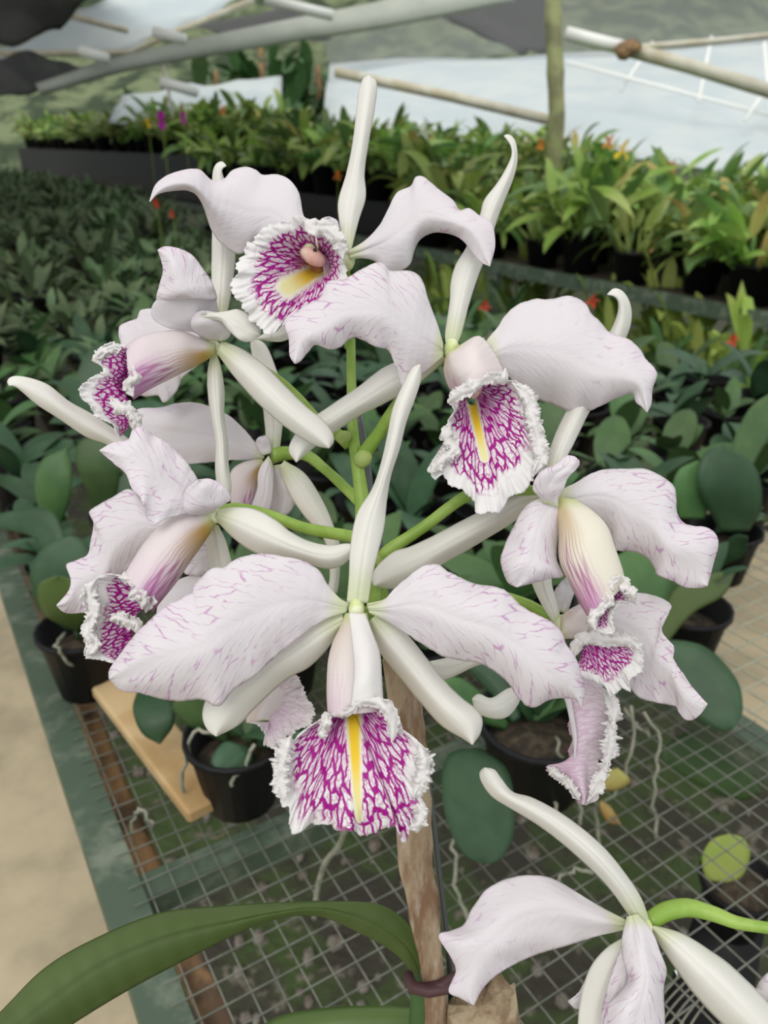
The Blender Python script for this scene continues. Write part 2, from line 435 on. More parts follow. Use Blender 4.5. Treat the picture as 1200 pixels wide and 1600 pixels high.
M['bract'] = simple('pale_bract', (.36, .45, .14), .5, (.28, .38, .1), 60)
M['column'] = simple('blush_column', (.72, .42, .36), .45, (.78, .62, .5), 120)
M['colcap'] = simple('pale_column', (.55, .62, .25), .45, (.75, .78, .55), 150)
def wood_mat():
    m, t = newmat('weathered_stick_wood'); tcn = nd(t, 'ShaderNodeTexCoord'); mp = nd(t, 'ShaderNodeMapping'); t.links.new(tcn.outputs['Object'], mp.inputs[0]); mp.inputs['Scale'].default_value = (1, 1, .22)
    n = noisen(t, mp.outputs[0], 75, 8, .65); n2 = noisen(t, tcn.outputs['Object'], 24, 5); n3 = noisen(t, mp.outputs[0], 220, 4)
    c = mixc(t, sstep(t, n, .38, .62), (.20, .115, .065), (.42, .33, .23)); c = mixc(t, sstep(t, n2, .56, .68), c, (.13, .055, .03)); c = mixc(t, mathn(t, 'MULTIPLY', sstep(t, n3, .55, .75), .6), c, (.50, .45, .38))
    p = nd(t, 'ShaderNodeBsdfPrincipled'); p.inputs['Roughness'].default_value = .9; o = nd(t, 'ShaderNodeOutputMaterial')
    bb = nd(t, 'ShaderNodeBump'); bb.inputs['Strength'].default_value = .9; bb.inputs['Distance'].default_value = .002
    t.links.new(n, bb.inputs['Height']); t.links.new(bb.outputs[0], p.inputs['Normal']); t.links.new(c, p.inputs['Base Color']); t.links.new(p.outputs[0], o.inputs[0]); return m
M['wood'] = wood_mat()
M['stub'] = simple('dry_stub_wood', (.42, .33, .22), .9, (.22, .15, .09), 90, .9, .003, det=8)
M['leafdk'] = simple('deep_green_leaf', (.070, .108, .026), .45, (.085, .13, .035), 9, .15, .002, trans=.08, rv=.18)
M['leafbl'] = simple('blue_green_leaf', (.030, .075, .035), .5, (.042, .098, .046), 20, .1, .002, trans=.08, rv=.2)
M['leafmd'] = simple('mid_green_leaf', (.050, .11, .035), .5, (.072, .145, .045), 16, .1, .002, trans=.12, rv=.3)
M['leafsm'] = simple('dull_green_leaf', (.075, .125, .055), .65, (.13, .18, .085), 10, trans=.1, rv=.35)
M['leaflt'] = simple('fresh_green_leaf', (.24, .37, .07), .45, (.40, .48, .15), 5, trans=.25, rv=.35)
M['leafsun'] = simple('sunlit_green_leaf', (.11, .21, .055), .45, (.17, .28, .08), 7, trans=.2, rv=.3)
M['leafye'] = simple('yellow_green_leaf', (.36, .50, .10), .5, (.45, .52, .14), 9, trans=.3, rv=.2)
M['leaftan'] = simple('yellowing_leaf', (.48, .45, .14), .6, (.42, .26, .09), 6, trans=.2)
M['pot'] = simple('black_plastic_pot', (.007, .007, .009), .55, spec=.25)
M['medium'] = simple('bark_medium', (.035, .028, .02), .9, (.09, .068, .045), 80, .8, .006)
M['root'] = simple('grey_green_root', (.20, .22, .16), .7, (.33, .32, .26), 60)
M['wire'] = simple('galvanised_wire', (.15, .16, .14), .5, (.22, .23, .2), 40, metal=.4)
M['wirepale'] = simple('pale_coated_wire', (.42, .41, .31), .6, (.34, .35, .27), 40)
M['whitepipe'] = simple('bright_white_batten', (.90, .91, .88), .5)
M['steelwire'] = simple('dark_wire', (.15, .16, .17), .4, metal=.7)
M['paint'] = simple('chipped_green_paint', (.062, .095, .065), .6, (.17, .20, .155), 22, .2, .002, det=8, lo=.45, hi=.7)
M['batten'] = simple('brown_batten', (.42, .25, .12), .8, (.14, .09, .055), 14, .4, .003)
M['plank'] = simple('pale_plank', (.55, .40, .22), .75, (.42, .27, .12), 9, .3, .002)
M['concrete'] = simple('worn_concrete', (.56, .47, .32), .9, (.40, .34, .235), 3.2, .3, .004, det=10)
M['film'] = simple('greenhouse_film', (.60, .68, .72), .4, (.68, .74, .75), 1.2, trans=.2, coords='Object')
M['filmdull'] = simple('dull_film_strip', (.62, .65, .59), .5, (.46, .50, .45), .9, trans=.35)
M['pvc'] = simple('cream_pipe', (.62, .60, .50), .5, (.50, .45, .32), 6)
M['bamboo'] = simple('bamboo_pole', (.30, .32, .14), .55, (.19, .19, .09), 8, .2)
M['dknet'] = simple('dark_shade_cloth', (.10, .10, .10), .9, (.15, .15, .145), 3, trans=.25)
M['hill'] = simple('hazy_hillside', (.035, .055, .028), 1.0, (.17, .205, .11), .5, det=12, lo=.40, hi=.62)
M['stone'] = simple('pale_gravel', (.27, .25, .21), .9, (.17, .14, .11), 30, .4, rv=.3)
def soil():
    m, t = newmat('mossy_gravel_soil'); tcn = nd(t, 'ShaderNodeTexCoord')
    n = noisen(t, tcn.outputs['Object'], 5, 8, .65); n2 = noisen(t, tcn.outputs['Object'], 26, 4)
    c = mixc(t, sstep(t, n, .42, .58), (.045, .04, .03), (.05, .08, .022)); c = mixc(t, sstep(t, n2, .58, .7), c, (.16, .14, .11))
    p = nd(t, 'ShaderNodeBsdfPrincipled'); p.inputs['Roughness'].default_value = .95; o = nd(t, 'ShaderNodeOutputMaterial')
    b = nd(t, 'ShaderNodeBump'); b.inputs['Strength'].default_value = .8; b.inputs['Distance'].default_value = .02
    t.links.new(n2, b.inputs['Height']); t.links.new(b.outputs[0], p.inputs['Normal'])
    t.links.new(c, p.inputs['Base Color']); t.links.new(p.outputs[0], o.inputs[0]); return m
M['soil'] = soil()
def net_mat(name, col, alpha):
    m, t = newmat(name); d = nd(t, 'ShaderNodeBsdfDiffuse'); d.inputs[0].default_value = (*col, 1)
    tr = nd(t, 'ShaderNodeBsdfTransparent'); mx = nd(t, 'ShaderNodeMixShader'); mx.inputs[0].default_value = alpha
    tl = nd(t, 'ShaderNodeBsdfTranslucent'); tl.inputs[0].default_value = (*col, 1); m2 = nd(t, 'ShaderNodeMixShader'); m2.inputs[0].default_value = .5
    o = nd(t, 'ShaderNodeOutputMaterial')
    t.links.new(d.outputs[0], m2.inputs[1]); t.links.new(tl.outputs[0], m2.inputs[2])
    t.links.new(tr.outputs[0], mx.inputs[1]); t.links.new(m2.outputs[0], mx.inputs[2]); t.links.new(mx.outputs[0], o.inputs[0]); return m
M['net'] = net_mat('grey_insect_net', (.40, .42, .40), .34)
M['netdark'] = net_mat('doubled_shade_net', (.22, .22, .225), .8)
M['netover'] = net_mat('overhead_shade_net', (.06, .06, .06), .5)
def flmat(name, c): M[name] = simple(name, c, .5, tuple(min(1, x*1.2) for x in c), 20, trans=.3)
flmat('magenta_bloom', (.55, .03, .42)); flmat('red_bloom', (.65, .06, .03)); flmat('yellow_bloom', (.85, .62, .03))
flmat('orange_bloom', (.75, .25, .03)); flmat('pink_bloom', (.75, .5, .65)); flmat('white_bloom', (.85, .87, .8))

# ------------------------------------------------------------------ setting: ground, paths
def slab(name, a0, a1, b0, b1, z0, z1, mat):
    c = (AB(a0, b0)+AB(a1, b1))/2
    g = Geo().box(Vector((c.x, c.y, (z0+z1)/2)), BA*(a1-a0)/2, BB*(b1-b0)/2, Vector((0, 0, (z1-z0)/2)))
    return g.out(name, mat, None, False)
tag(slab('floor', -40, 60, -6, 90, -.25, -.02, M['soil']), kind='structure')
tag(slab('floor', -3.5, .13, -3, 30, -.02, .0, M['concrete']), kind='structure')
tag(slab('floor', 1.58, 2.75, -3, 1.9, -.02, .0, M['concrete']), kind='structure')
g = Geo()
for i in range(260):
    a = rnd.uniform(.15, 1.5); b = rnd.uniform(.1, 1.9); r = rnd.uniform(.006, .02)
    c = AB(a, b, -.02+r*.3); n0 = len(g.v); rr = rnd.uniform(.6, 1)
    bm = bmesh.new(); bmesh.ops.create_icosphere(bm, subdivisions=1, radius=r)
    for v in bm.verts: g.v.append(c+Vector((v.co.x*rr, v.co.y, v.co.z*.6))*(1+.3*N3(v.co.x*90+i, v.co.y*90)))
    for f in bm.faces: g.f.append([n0+v.index for v in f.verts])
    bm.free()
tag(g.out('gravel', M['stone'], None, False), 'scattered pale gravel stones on the mossy ground under the bench', 'gravel', kind='stuff')

# ------------------------------------------------------------------ benches
bench = empty('growing_bench', AB(.05, 1, 0), 'mesh-topped bench with chipped green steel edge beside the concrete path', 'bench')
O1 = Vector(bench.location)
def rail(a0, a1, b0, b1, z0, z1, name, mat, parent, O):
    c = (AB(a0, b0)+AB(a1, b1))/2
    return Geo().box(Vector((c.x, c.y, (z0+z1)/2)), BA*(a1-a0)/2, BB*(b1-b0)/2, Vector((0, 0, (z1-z0)/2))).out(name, mat, parent, False, rel=O)
rail(.041, .076, -.6, 12, ZB-.035, ZB, 'edge_rail', M['paint'], bench, O1)
rail(.700, .735, -.6, 12, ZB-.035, ZB, 'edge_rail', M['paint'], bench, O1)
for b in (.545, 1.75, 2.95, 4.2):
    rail(.072, .70, b-.014, b+.014, ZB-.035, ZB-.004, 'cross_bar', M['paint'], bench, O1)
for a in (.13, .66):
    for b in (-.3, 1.75, 4.2, 7): rail(a-.015, a+.015, b-.015, b+.015, -.02, ZB-.035, 'leg', M['paint'], bench, O1)
g = Geo(); n0 = 60; pts = []
for i in range(60): pts.append(AB(.094+.004*math.sin(i*.9)+.003*N3(i*.4, 1), -.4+i*.09, ZB-.05))
g.tube(pts, .013, 8, wob=.5); g.out('batten', M['batten'], bench, rel=O1)
g = Geo(); cell = .0205
k = 0; a = .080
while a < .735:
    g.bar(AB(a, -.4, ZB+.0015), AB(a, 2.6, ZB+.0015), .0005); a += cell
b = -.4
while b < 2.6:
    g.bar(AB(.064, b, ZB+.003), AB(.735, b+.004, ZB+.003), .0005); b += cell
g.out('wire_mesh', M['wire'], bench, False, rel=O1)
bench2 = empty('growing_bench', AB(1.2, 1, 0), 'mesh-topped bench over the pale path at the right edge', 'bench'); O2 = Vector(bench2.location)
g = Geo(); a = .745
while a < 1.72: g.bar(AB(a, -.2, ZB+.0015), AB(a, 2.6, ZB+.0015), .0009); a += cell*1.5
b = -.2
while b < 2.6: g.bar(AB(.74, b, ZB+.003), AB(1.72, b, ZB+.003), .0009); b += cell*1.5
g.out('wire_mesh', M['wirepale'], bench2, False, rel=O2)
rail(1.72, 1.76, -.6, 12, ZB-.035, ZB, 'edge_rail', M['paint'], bench2, O2)
for b in (1.75, 4.2, 7): rail(1.72, 1.76, b-.02, b+.02, 0, ZB-.035, 'leg', M['paint'], bench2, O2)
for b in (1.75, 2.95, 4.2): rail(.74, 1.72, b-.014, b+.014, ZB-.035, ZB-.004, 'cross_bar', M['paint'], bench2, O2)
bench3 = empty('growing_bench', AB(3.6, 3, 0), 'far green-edged bench carrying the tall sunlit orchids', 'bench'); O3 = Vector(bench3.location)
rail(2.86, 2.90, -1, 22, ZB-.06, ZB, 'edge_rail', M['paint'], bench3, O3)
rail(2.90, 4.7, -1, 22, ZB-.03, ZB-.015, 'bench_top', M['medium'], bench3, O3)
for b in (1.2, 3.6, 6, 9, 12): rail(2.86, 2.90, b-.03, b+.03, -.02, ZB-.06, 'leg', M['paint'], bench3, O3)

# planks under the near pots
g = Geo(); p0 = onz(178, 1072, ZB+.02); p1 = onz(325, 1255, ZB+.02); q = (p1-p0).cross(Vector((0, 0, 1))).normalized()
g.box((p0+p1)/2, (p1-p0)/2*1.06, q*.024, Vector((0, 0, .008)))
o = g.out('wooden_plank', M['plank'], None, False); tag(o, 'pale bare wooden plank lying on the wire mesh between two black pots', 'plank')
md = o.modifiers.new('b', 'BEVEL'); md.width = .003

# ------------------------------------------------------------------ foliage builders
def leaf(g, base, dirv, L, W, droop=.6, fold=.25, nl=7, tipw=.0, roundp=1.0, twist=0):
    base = Vector(base); d = Vector(dirv).normalized(); side = d.cross(Vector((0, 0, 1)))
    if side.length < .05: side = Vector((1, 0, 0))
    side.normalize(); p = base.copy(); b = len(g.v)
    if twist: side = Matrix.Rotation(twist, 3, d) @ side
    for i in range(nl+1):
        u = i/nl
        w = W*.5*max(.02, math.sin(math.pi*min(1, (u*.93+.07))**roundp)**.7)
        if i == 0: w = W*.12
        nrm = side.cross(d).normalized()
        g.v += [p-side*w+nrm*w*fold, p, p+side*w+nrm*w*fold]
        if i:
            k = b+3*i
            g.f += [[k-3, k-2, k+1, k], [k-2, k-1, k+2, k+1]]
        d = (d+Vector((0, 0, -1))*droop/nl*(.4+u)).normalized(); p = p+d*L/nl
def pot_geo(r=.05, h=.085):
    return Geo().lathe((0, 0, 0), [(.0, 0), (r*.72, 0), (r*.97, h*.93), (r*1.06, h*.93), (r*1.06, h), (r*.97, h), (r*.86, h*.6), (0, h*.58)], 20)
def leaf_mesh(L, W, droop, el, roundp=1.0, fold=.2):
    g = Geo(); leaf(g, (0, 0, 0), (math.cos(el), 0, math.sin(el)), L, W, droop, fold, 9, roundp=roundp)
    me = bpy.data.meshes.new('leaf'); me.from_pydata([tuple(v) for v in g.v], [], g.f); me.polygons.foreach_set('use_smooth', [True]*len(g.f)); me.update(); return me
def solid(o, th=.0015):
    m = o.modifiers.new('thickness', 'SOLIDIFY'); m.thickness = th; m.offset = 0
pm = pot_geo(); PM = bpy.data.meshes.new('pot'); PM.from_pydata([tuple(v) for v in pm.v], [], pm.f); PM.polygons.foreach_set('use_smooth', [True]*len(pm.f)); PM.materials.append(M['pot'])
# --- near paddle-leaf plants (parts: pot, each leaf)
LM = {}
for key, mt in (('bl', 'leafbl'), ('md', 'leafmd')):
    LM[key] = []
    for i in range(5):
        me = leaf_mesh(rnd.uniform(.085, .13), rnd.uniform(.038, .055), rnd.uniform(.5, 1.7), rnd.uniform(.5, 1.25), .9)
        me.materials.append(M[mt]); LM[key].append(me)
def paddle_plant(loc, n, key, label, group=None, sc=1.0):
    root = empty('potted_orchid', loc, label, 'plant', group); root.rotation_euler.z = rnd.uniform(0, 6.28)
    root.scale = (sc, sc, sc)
    p = bpy.data.objects.new('pot', PM); COL.objects.link(p); p.parent = root
    for k in range(n):
        l = bpy.data.objects.new('leaf', rnd.choice(LM[key])); COL.objects.link(l); l.parent = root
        l.location = (rnd.uniform(-.015, .015), rnd.uniform(-.015, .015), .075); l.rotation_euler = (rnd.uniform(-.2, .2), 0, k*2.4+rnd.uniform(-.4, .4))
        q = rnd.uniform(.8, 1.2); l.scale = (q, q, q)
    return root
NEAR = []
def yb(x):
    return np.interp(x, [-100, 40, 130, 380, 600, 830, 900, 960, 1040, 1200, 1300], [860, 930, 1010, 1120, 1140, 1130, 1000, 900, 900, 850, 850])
cnt = 0
for i in range(16):
    for j in range(14):
        a = .14+i*.145+rnd.uniform(-.03, .03); b = .62+j*.135+rnd.uniform(-.03, .03)
        loc = AB(a, b, ZB+.004); q = proj(loc)
        if q is None or not (-70 < q[0] < 1270): continue
        if q[1] > yb(q[0]): continue
        if q[2] > 2.3 or a > 1.66: continue
        if any((loc-onz(x_, y_, ZB)).length < .115 for x_, y_ in ((140, 1072), (378, 1250), (835, 1225), (1060, 1030), (1120, 900), (205, 872))): continue
        kind = rnd.choice(('bl', 'md', 'md'))
        zn = 'left of the white flowers' if q[0] < 300 else ('behind the white flowers' if q[0] < 850 else 'right of the white flowers')
        lab = {'bl': 'young orchid with broad blue-green paddle leaves on the bench '+zn,
               'md': 'young orchid with mid green paddle leaves on the bench '+zn}[kind]
        paddle_plant(loc, rnd.randint(5, 7), kind, lab, {'bl': 'blue-green paddle-leaved orchids ', 'md': 'mid green paddle-leaved orchids '}[kind]+zn, rnd.uniform(.85, 1.2)); cnt += 1
print('near plants', cnt)
# --- dense dull small-leaved plants
def bushy(nleaf, R, H, L, W, mats, el0=.3, el1=1.3, droop=1.0, fold=.2, pot=True):
    g = Geo(); 
    for k in range(nleaf):
        an = rnd.uniform(0, 6.28); r = R*math.sqrt(rnd.random()); z = rnd.uniform(.2, 1)*H*(1-.4*(r/R)**2)
        e = rnd.uniform(el0, el1); base = Vector((math.cos(an)*r*.7, math.sin(an)*r*.7, z*.6+.03))
        leaf(g, base, (math.cos(an)*math.cos(e), math.sin(an)*math.cos(e), math.sin(e)), L*rnd.uniform(.7, 1.2), W*rnd.uniform(.8, 1.2), droop*rnd.uniform(.4, 1.4), fold, 4)
    me = bpy.data.meshes.new('foliage'); nl = len(g.f)
    if pot:
        pg = pot_geo(R*.5, .10); b0 = len(g.v); g.v += pg.v; g.f += [[b0+x for x in f] for f in pg.f]
    me.from_pydata([tuple(v) for v in g.v], [], g.f); me.update()
    me.materials.append(mats[0]); me.materials.append(M['pot']); 
    if len(mats) > 1: me.materials.append(mats[1])
    mi = np.zeros(len(g.f), dtype=np.int32); mi[nl:] = 1
    if len(mats) > 1:
        for k in range(nl//8):
            if rnd.random() < .12: mi[k*8:k*8+8] = 2
    me.polygons.foreach_set('material_index', mi); me.polygons.foreach_set('use_smooth', [True]*len(g.f))
    return me
SM = [bushy(60, .17, .16, .10, .032, [M['leafsm'], M['leafmd']]) for _ in range(5)]
BR = 0
for i in range(8):
    for j in range(44):
        a = .12+i*.30+rnd.uniform(-.07, .07); b = 2.0+j*.27*(1+j*.012)+rnd.uniform(-.07, .07)
        loc = AB(a, b, ZB); q = proj(loc)
        if q is None or not (-120 < q[0] < 1300) or q[2] < 1.95: continue
        if b > 16 or a > 1.55+.12*max(0, b-2.5): continue
        o = bpy.data.objects.new('seedling_clump', rnd.choice(SM)); COL.objects.link(o); o.location = loc; o.rotation_euler.z = rnd.uniform(0, 6.28)
        s = rnd.uniform(.8, 1.25); o.scale = (s, s, s*rnd.uniform(.8, 1.2)); BR += 1
        zx = 'at the left' if q[0] < 300 else ('behind the white flowers' if q[0] < 800 else 'right of the white flowers')
        zy = 'far' if b > 7 else ('midway' if b > 4 else 'near')
        tag(o, 'dull small-leaved seedling clump '+{'far': 'far back', 'midway': 'midway back', 'near': 'in the nearer rows'}[zy]+' on the shaded bench '+zx, 'plant', zy+' seedling clumps '+zx)
print('clumps', BR)
# --- tall cattleyas on far bench
def cattleya(nc, sc=1.0, lt='leaflt'):
    g = Geo()
    for k in range(nc):
        an = rnd.uniform(0, 6.28); r = .07*math.sqrt(rnd.random()); base = Vector((math.cos(an)*r, math.sin(an)*r, .10))
        lean = Vector((math.cos(an)*.6+rnd.uniform(-.35, .35), math.sin(an)*.6+rnd.uniform(-.35, .35), 1)).normalized(); h = rnd.uniform(.02, .17)
        top = base+lean*h
        g.tube([base, base+lean*h*.5, top], [.005, .009, .005], 5)
        for q in range(rnd.choice((1, 2, 2))):
            aa = an+rnd.uniform(-1.6, 1.6); e = rnd.uniform(.05, 1.3)
            leaf(g, top, (math.cos(aa)*math.cos(e), math.sin(aa)*math.cos(e), math.sin(e)), rnd.uniform(.12, .22), rnd.uniform(.034, .052), rnd.uniform(.2, 2.2), .3, 6, twist=rnd.uniform(-.9, .9))
    nl = len(g.f); pg = pot_geo(.075, .12); b0 = len(g.v); g.v += pg.v; g.f += [[b0+x for x in f] for f in pg.f]
    me = bpy.data.meshes.new('orchid'); me.from_pydata([tuple(v*sc) for v in g.v], [], g.f); me.update()
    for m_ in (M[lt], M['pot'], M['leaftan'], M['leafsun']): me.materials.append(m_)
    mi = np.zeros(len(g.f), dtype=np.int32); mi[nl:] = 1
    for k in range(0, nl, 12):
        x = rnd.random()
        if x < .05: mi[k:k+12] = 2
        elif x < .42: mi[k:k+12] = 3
    mi[nl:] = 1
    me.polygons.foreach_set('material_index', mi); me.polygons.foreach_set('use_smooth', [True]*len(g.f)); return me
CT = [cattleya(rnd.randint(19, 27)) for _ in range(8)]
c3 = 0
def tierz(bb): return ZB if bb < 4.6 else (ZB+.24 if bb < 8.4 else ZB+.48)
for i in range(5):
    for j in range(46):
        a = 3.03+i*.36+rnd.uniform(-.05, .05); b = .5+j*.30*(1+j*.008)+rnd.uniform(-.06, .06)
        loc = AB(a, b, tierz(b)-.012); q = proj(loc)
        if q is None or not (-150 < q[0] < 1400) or b > 19: continue
        if i > 2 and b > 8: continue
        o = bpy.data.objects.new('potted_cattleya', rnd.choice(CT)); COL.objects.link(o); o.location = loc; o.rotation_euler.z = rnd.uniform(0, 6.28)
        s = rnd.uniform(1.15, 1.75); o.scale = (s, s, s*rnd.uniform(.85, 1.1)); c3 += 1
        zx = 'left of the tall upright sepal' if q[0] < 540 else ('between tall sepal and bamboo post' if q[0] < 866 else 'right of the bamboo post')
        if i == 0: tag(o, 'strap-leaved orchid, front row of far bench, '+zx, 'plant', 'front row strap-leaved orchids '+zx)
        else: tag(o, 'strap-leaved orchid, back rows of far bench, '+zx, 'plant', 'rear row strap-leaved orchids '+zx)
print('cattleyas', c3)
for nm_, b0_, b1_, h_ in (('nearer', 4.6, 8.4, .24), ('farther', 8.4, 20, .48)):
    g = Geo(); c_ = (AB(2.95, b0_)+AB(4.7, b1_))/2; g.box(Vector((c_.x, c_.y, ZB-.015+h_/2)), BA*.875, BB*(b1_-b0_)/2, Vector((0, 0, h_/2)))
    tag(g.out('plant_step', M['pot'], None, False), nm_+' raised step lifting the strap-leaved orchids on the far bench', 'shelf')
TALL = bushy(230, .34, .75, .16, .05, [M['leafmd'], M['leaflt']], pot=False, el0=-.2, el1=1.2)
o = bpy.data.objects.new('shrubby_orchid', TALL); COL.objects.link(o); pz = P(470, 190, 6.6); o.location = (pz.x, pz.y, pz.z-.42); o.scale = (.85, .85, 1.12)
tag(o, 'tall bushy orchid rising above the rest left of the tall upright sepal', 'plant')
# sunlit yellow-green plants beyond / under far bench
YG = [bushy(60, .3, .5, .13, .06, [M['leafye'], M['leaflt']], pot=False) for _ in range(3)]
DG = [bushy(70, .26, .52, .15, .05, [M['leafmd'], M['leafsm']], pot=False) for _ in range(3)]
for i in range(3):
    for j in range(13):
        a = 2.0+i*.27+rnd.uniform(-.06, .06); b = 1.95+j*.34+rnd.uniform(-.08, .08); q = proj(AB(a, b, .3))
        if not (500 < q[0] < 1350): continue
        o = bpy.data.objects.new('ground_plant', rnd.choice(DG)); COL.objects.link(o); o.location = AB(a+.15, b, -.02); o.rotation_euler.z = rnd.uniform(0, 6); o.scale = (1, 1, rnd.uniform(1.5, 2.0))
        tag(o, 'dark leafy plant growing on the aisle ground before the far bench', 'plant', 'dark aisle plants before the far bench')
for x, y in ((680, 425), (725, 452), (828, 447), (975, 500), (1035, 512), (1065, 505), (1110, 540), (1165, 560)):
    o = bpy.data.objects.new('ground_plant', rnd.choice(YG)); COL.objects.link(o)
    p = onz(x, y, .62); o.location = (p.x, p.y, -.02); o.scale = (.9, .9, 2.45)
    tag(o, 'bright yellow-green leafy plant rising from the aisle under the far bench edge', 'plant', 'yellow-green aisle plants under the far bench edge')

# ------------------------------------------------------------------ small blooms in the background
def bloom(x, y, d, r, mt, label, n=5):
    c = P(x, y, d); root = empty('orchid_bloom', c, label, 'flower'); g = Geo()
    for k in range(n):
        an = k*6.283/n+rnd.uniform(-.2, .2)
        leaf(g, (0, 0, 0), (math.cos(an), -.35, math.sin(an)), r, r*.75, .25, .2, 5, roundp=1.0)
    g.out('petals', M[mt], root)
    g = Geo(); g.tube([(0, 0, 0), (0, .02, -r), (0, .03, -r*4), (0, .03, -.55)], max(.0015, r*.05), 5); g.out('stalk', M['stem'], root)
bloom(252, 188, 6.2, .075, 'magenta_bloom', 'large magenta bloom in the sunlit far row at upper left')
bloom(286, 184, 6.5, .055, 'magenta_bloom', 'smaller magenta bloom just right of the large magenta one')
bloom(230, 192, 6.4, .05, 'yellow_bloom', 'yellow bloom left of the magenta ones')
bloom(348, 172, 6.6, .045, 'orange_bloom', 'small orange bloom right of the magenta ones in the far row')
bloom(527, 274, 4.9, .035, 'orange_bloom', 'small orange bloom left of the tall upright white sepal')
bloom(613, 237, 5.6, .05, 'pink_bloom', 'pale pink bloom right of the tall upright white sepal')
bloom(973, 234, 3.9, .06, 'yellow_bloom', 'golden yellow bloom above the strap leaves at upper right')
bloom(952, 222, 4.0, .045, 'orange_bloom', 'orange bloom touching the golden yellow one at upper right')
bloom(1050, 258, 3.8, .035, 'orange_bloom', 'small orange bloom right of the golden yellow one')
bloom(845, 225, 4.4, .035, 'orange_bloom', 'small peach-orange bloom left of the bamboo post foot')
bloom(243, 318, 3.4, .022, 'red_bloom', 'coral red bloom under the drooping petal tip at upper left')
bloom(268, 334, 3.4, .018, 'red_bloom', 'tiny red bloom right of the coral one at upper left')
bloom(757, 478, 2.6, .024, 'red_bloom', 'red bloom right of the long bent sepal in the middle')
bloom(780, 502, 2.5, .018, 'red_bloom', 'smaller red bloom below and right of the red one in the middle')
bloom(1145, 532, 2.6, .026, 'red_bloom', 'red bloom near the right edge under the green rail')
bloom(1190, 578, 2.5, .024, 'red_bloom', 'dark red bloom lowest at the right edge')
bloom(925, 470, 2.9, .03, 'red_bloom', 'red bloom peeping over the large right-hand petal')
bloom(660, 205, 5.0, .07, 'white_bloom', 'blurred white bloom above the leaves at upper centre')
bloom(1172, 128+130, 4.2, .05, 'white_bloom', 'blurred cream bloom by the film wall at the right edge')

# ------------------------------------------------------------------ upper structures
def panel(name, pts, mat, label, cat_, nx=14, ny=8, wav=.03, th=.004, group=None):
    """four corners (x,y,depth) clockwise; slightly slack sheet"""
    c = [P(*p) for p in pts]; v = []; f = []
    for i in range(nx+1):
        for j in range(ny+1):
            u = i/nx; t = j/ny; p = c[0]*(1-u)*(1-t)+c[1]*u*(1-t)+c[2]*u*t+c[3]*(1-u)*t
            v.append(p+Vector((0, 0, wav*N3(u*4+len(name), t*3, pts[0][0]*.01))))
    for i in range(nx):
        for j in range(ny): f.append([i*(ny+1)+j, i*(ny+1)+j+1, (i+1)*(ny+1)+j+1, (i+1)*(ny+1)+j])
    rel = sum(c, Vector())/4
    o = mesh(name, v, f, mat, None, True, rel, rel); solid(o, th)
    if label: tag(o, label, cat_, group)
    return o
def hills():
    v = []; f = []; nx, ny = 70, 24
    for i in range(nx+1):
        for j in range(ny+1):
            x = -70+150*i/nx; y = 45+55*j/ny
            z = -3+j/ny*(26+6*N3(x*.04, 3))+1.6*N3(x*.16, y*.16)+1.0*N3(x*.5, y*.5, 4)
            v.append((x, y, z))
    for i in range(nx):
        for j in range(ny): f.append([i*(ny+1)+j, (i+1)*(ny+1)+j, (i+1)*(ny+1)+j+1, i*(ny+1)+j+1])
    return mesh('hillside', v, f, M['hill'])
tag(hills(), 'hazy wooded hillside seen beyond the greenhouse at the top', 'hill', kind='structure')
panel('film_roof', [(515, 100, 13), (1260, 55, 13), (1260, 268, 8.0), (500, 222, 8.8)], M['film'], 'large bluish white plastic film roof sloping behind the far bench at right', 'greenhouse film', wav=.15)
panel('film_roof', [(-30, 92, 8.2), (170, -10, 9), (400, -14, 9), (205, 80, 8.4)], M['film'], 'bright white plastic film roof panel at the upper left corner', 'greenhouse film', wav=.10)
panel('film_sheet', [(190, 150, 10.2), (440, 118, 10.8), (440, 185, 10.2), (170, 190, 9.6)], M['film'], 'low whitish film sheet behind the magenta bloom at upper left', 'greenhouse film', wav=.1)
panel('insect_net', [(500, 30, 12.6), (1260, -60, 12.6), (1260, 58, 12.4), (515, 102, 12.4)], M['net'], 'grey see-through netting in front of the hillside at upper right', 'net', wav=.1)
panel('shade_net', [(690, 26, 8.1), (862, -30, 8), (862, 84, 8), (810, 82, 8)], M['netdark'], 'dark folded wedge of shade net left of the bamboo post', 'net', wav=.05)
panel('shade_net', [(300, 40, 11.4), (460, 10, 11.4), (520, 60, 11.4), (400, 70, 11.4)], M['netdark'], 'dark net gap between the white film panel and the long pale strip', 'net', wav=.05)
panel('shade_cloth', [(-60, -30, 6.2), (170, -40, 6.2), (95, 52, 6.6), (-60, 78, 6.4)], M['dknet'], 'dark grey shade cloth hanging in the top left corner', 'shade cloth', wav=.06)
panel('shade_cloth', [(-60, 84, 6.2), (60, 86, 6.6), (135, 112, 7.0), (-60, 172, 6.2)], M['dknet'], 'dark folded shade cloth below the white film panel at the left edge', 'shade cloth', wav=.06)
TR = [bushy(320, 1.5, 2.6, .5, .28, [M['leafmd'], M['leafsm']], pot=False, el0=-.6, el1=1.2) for _ in range(2)]
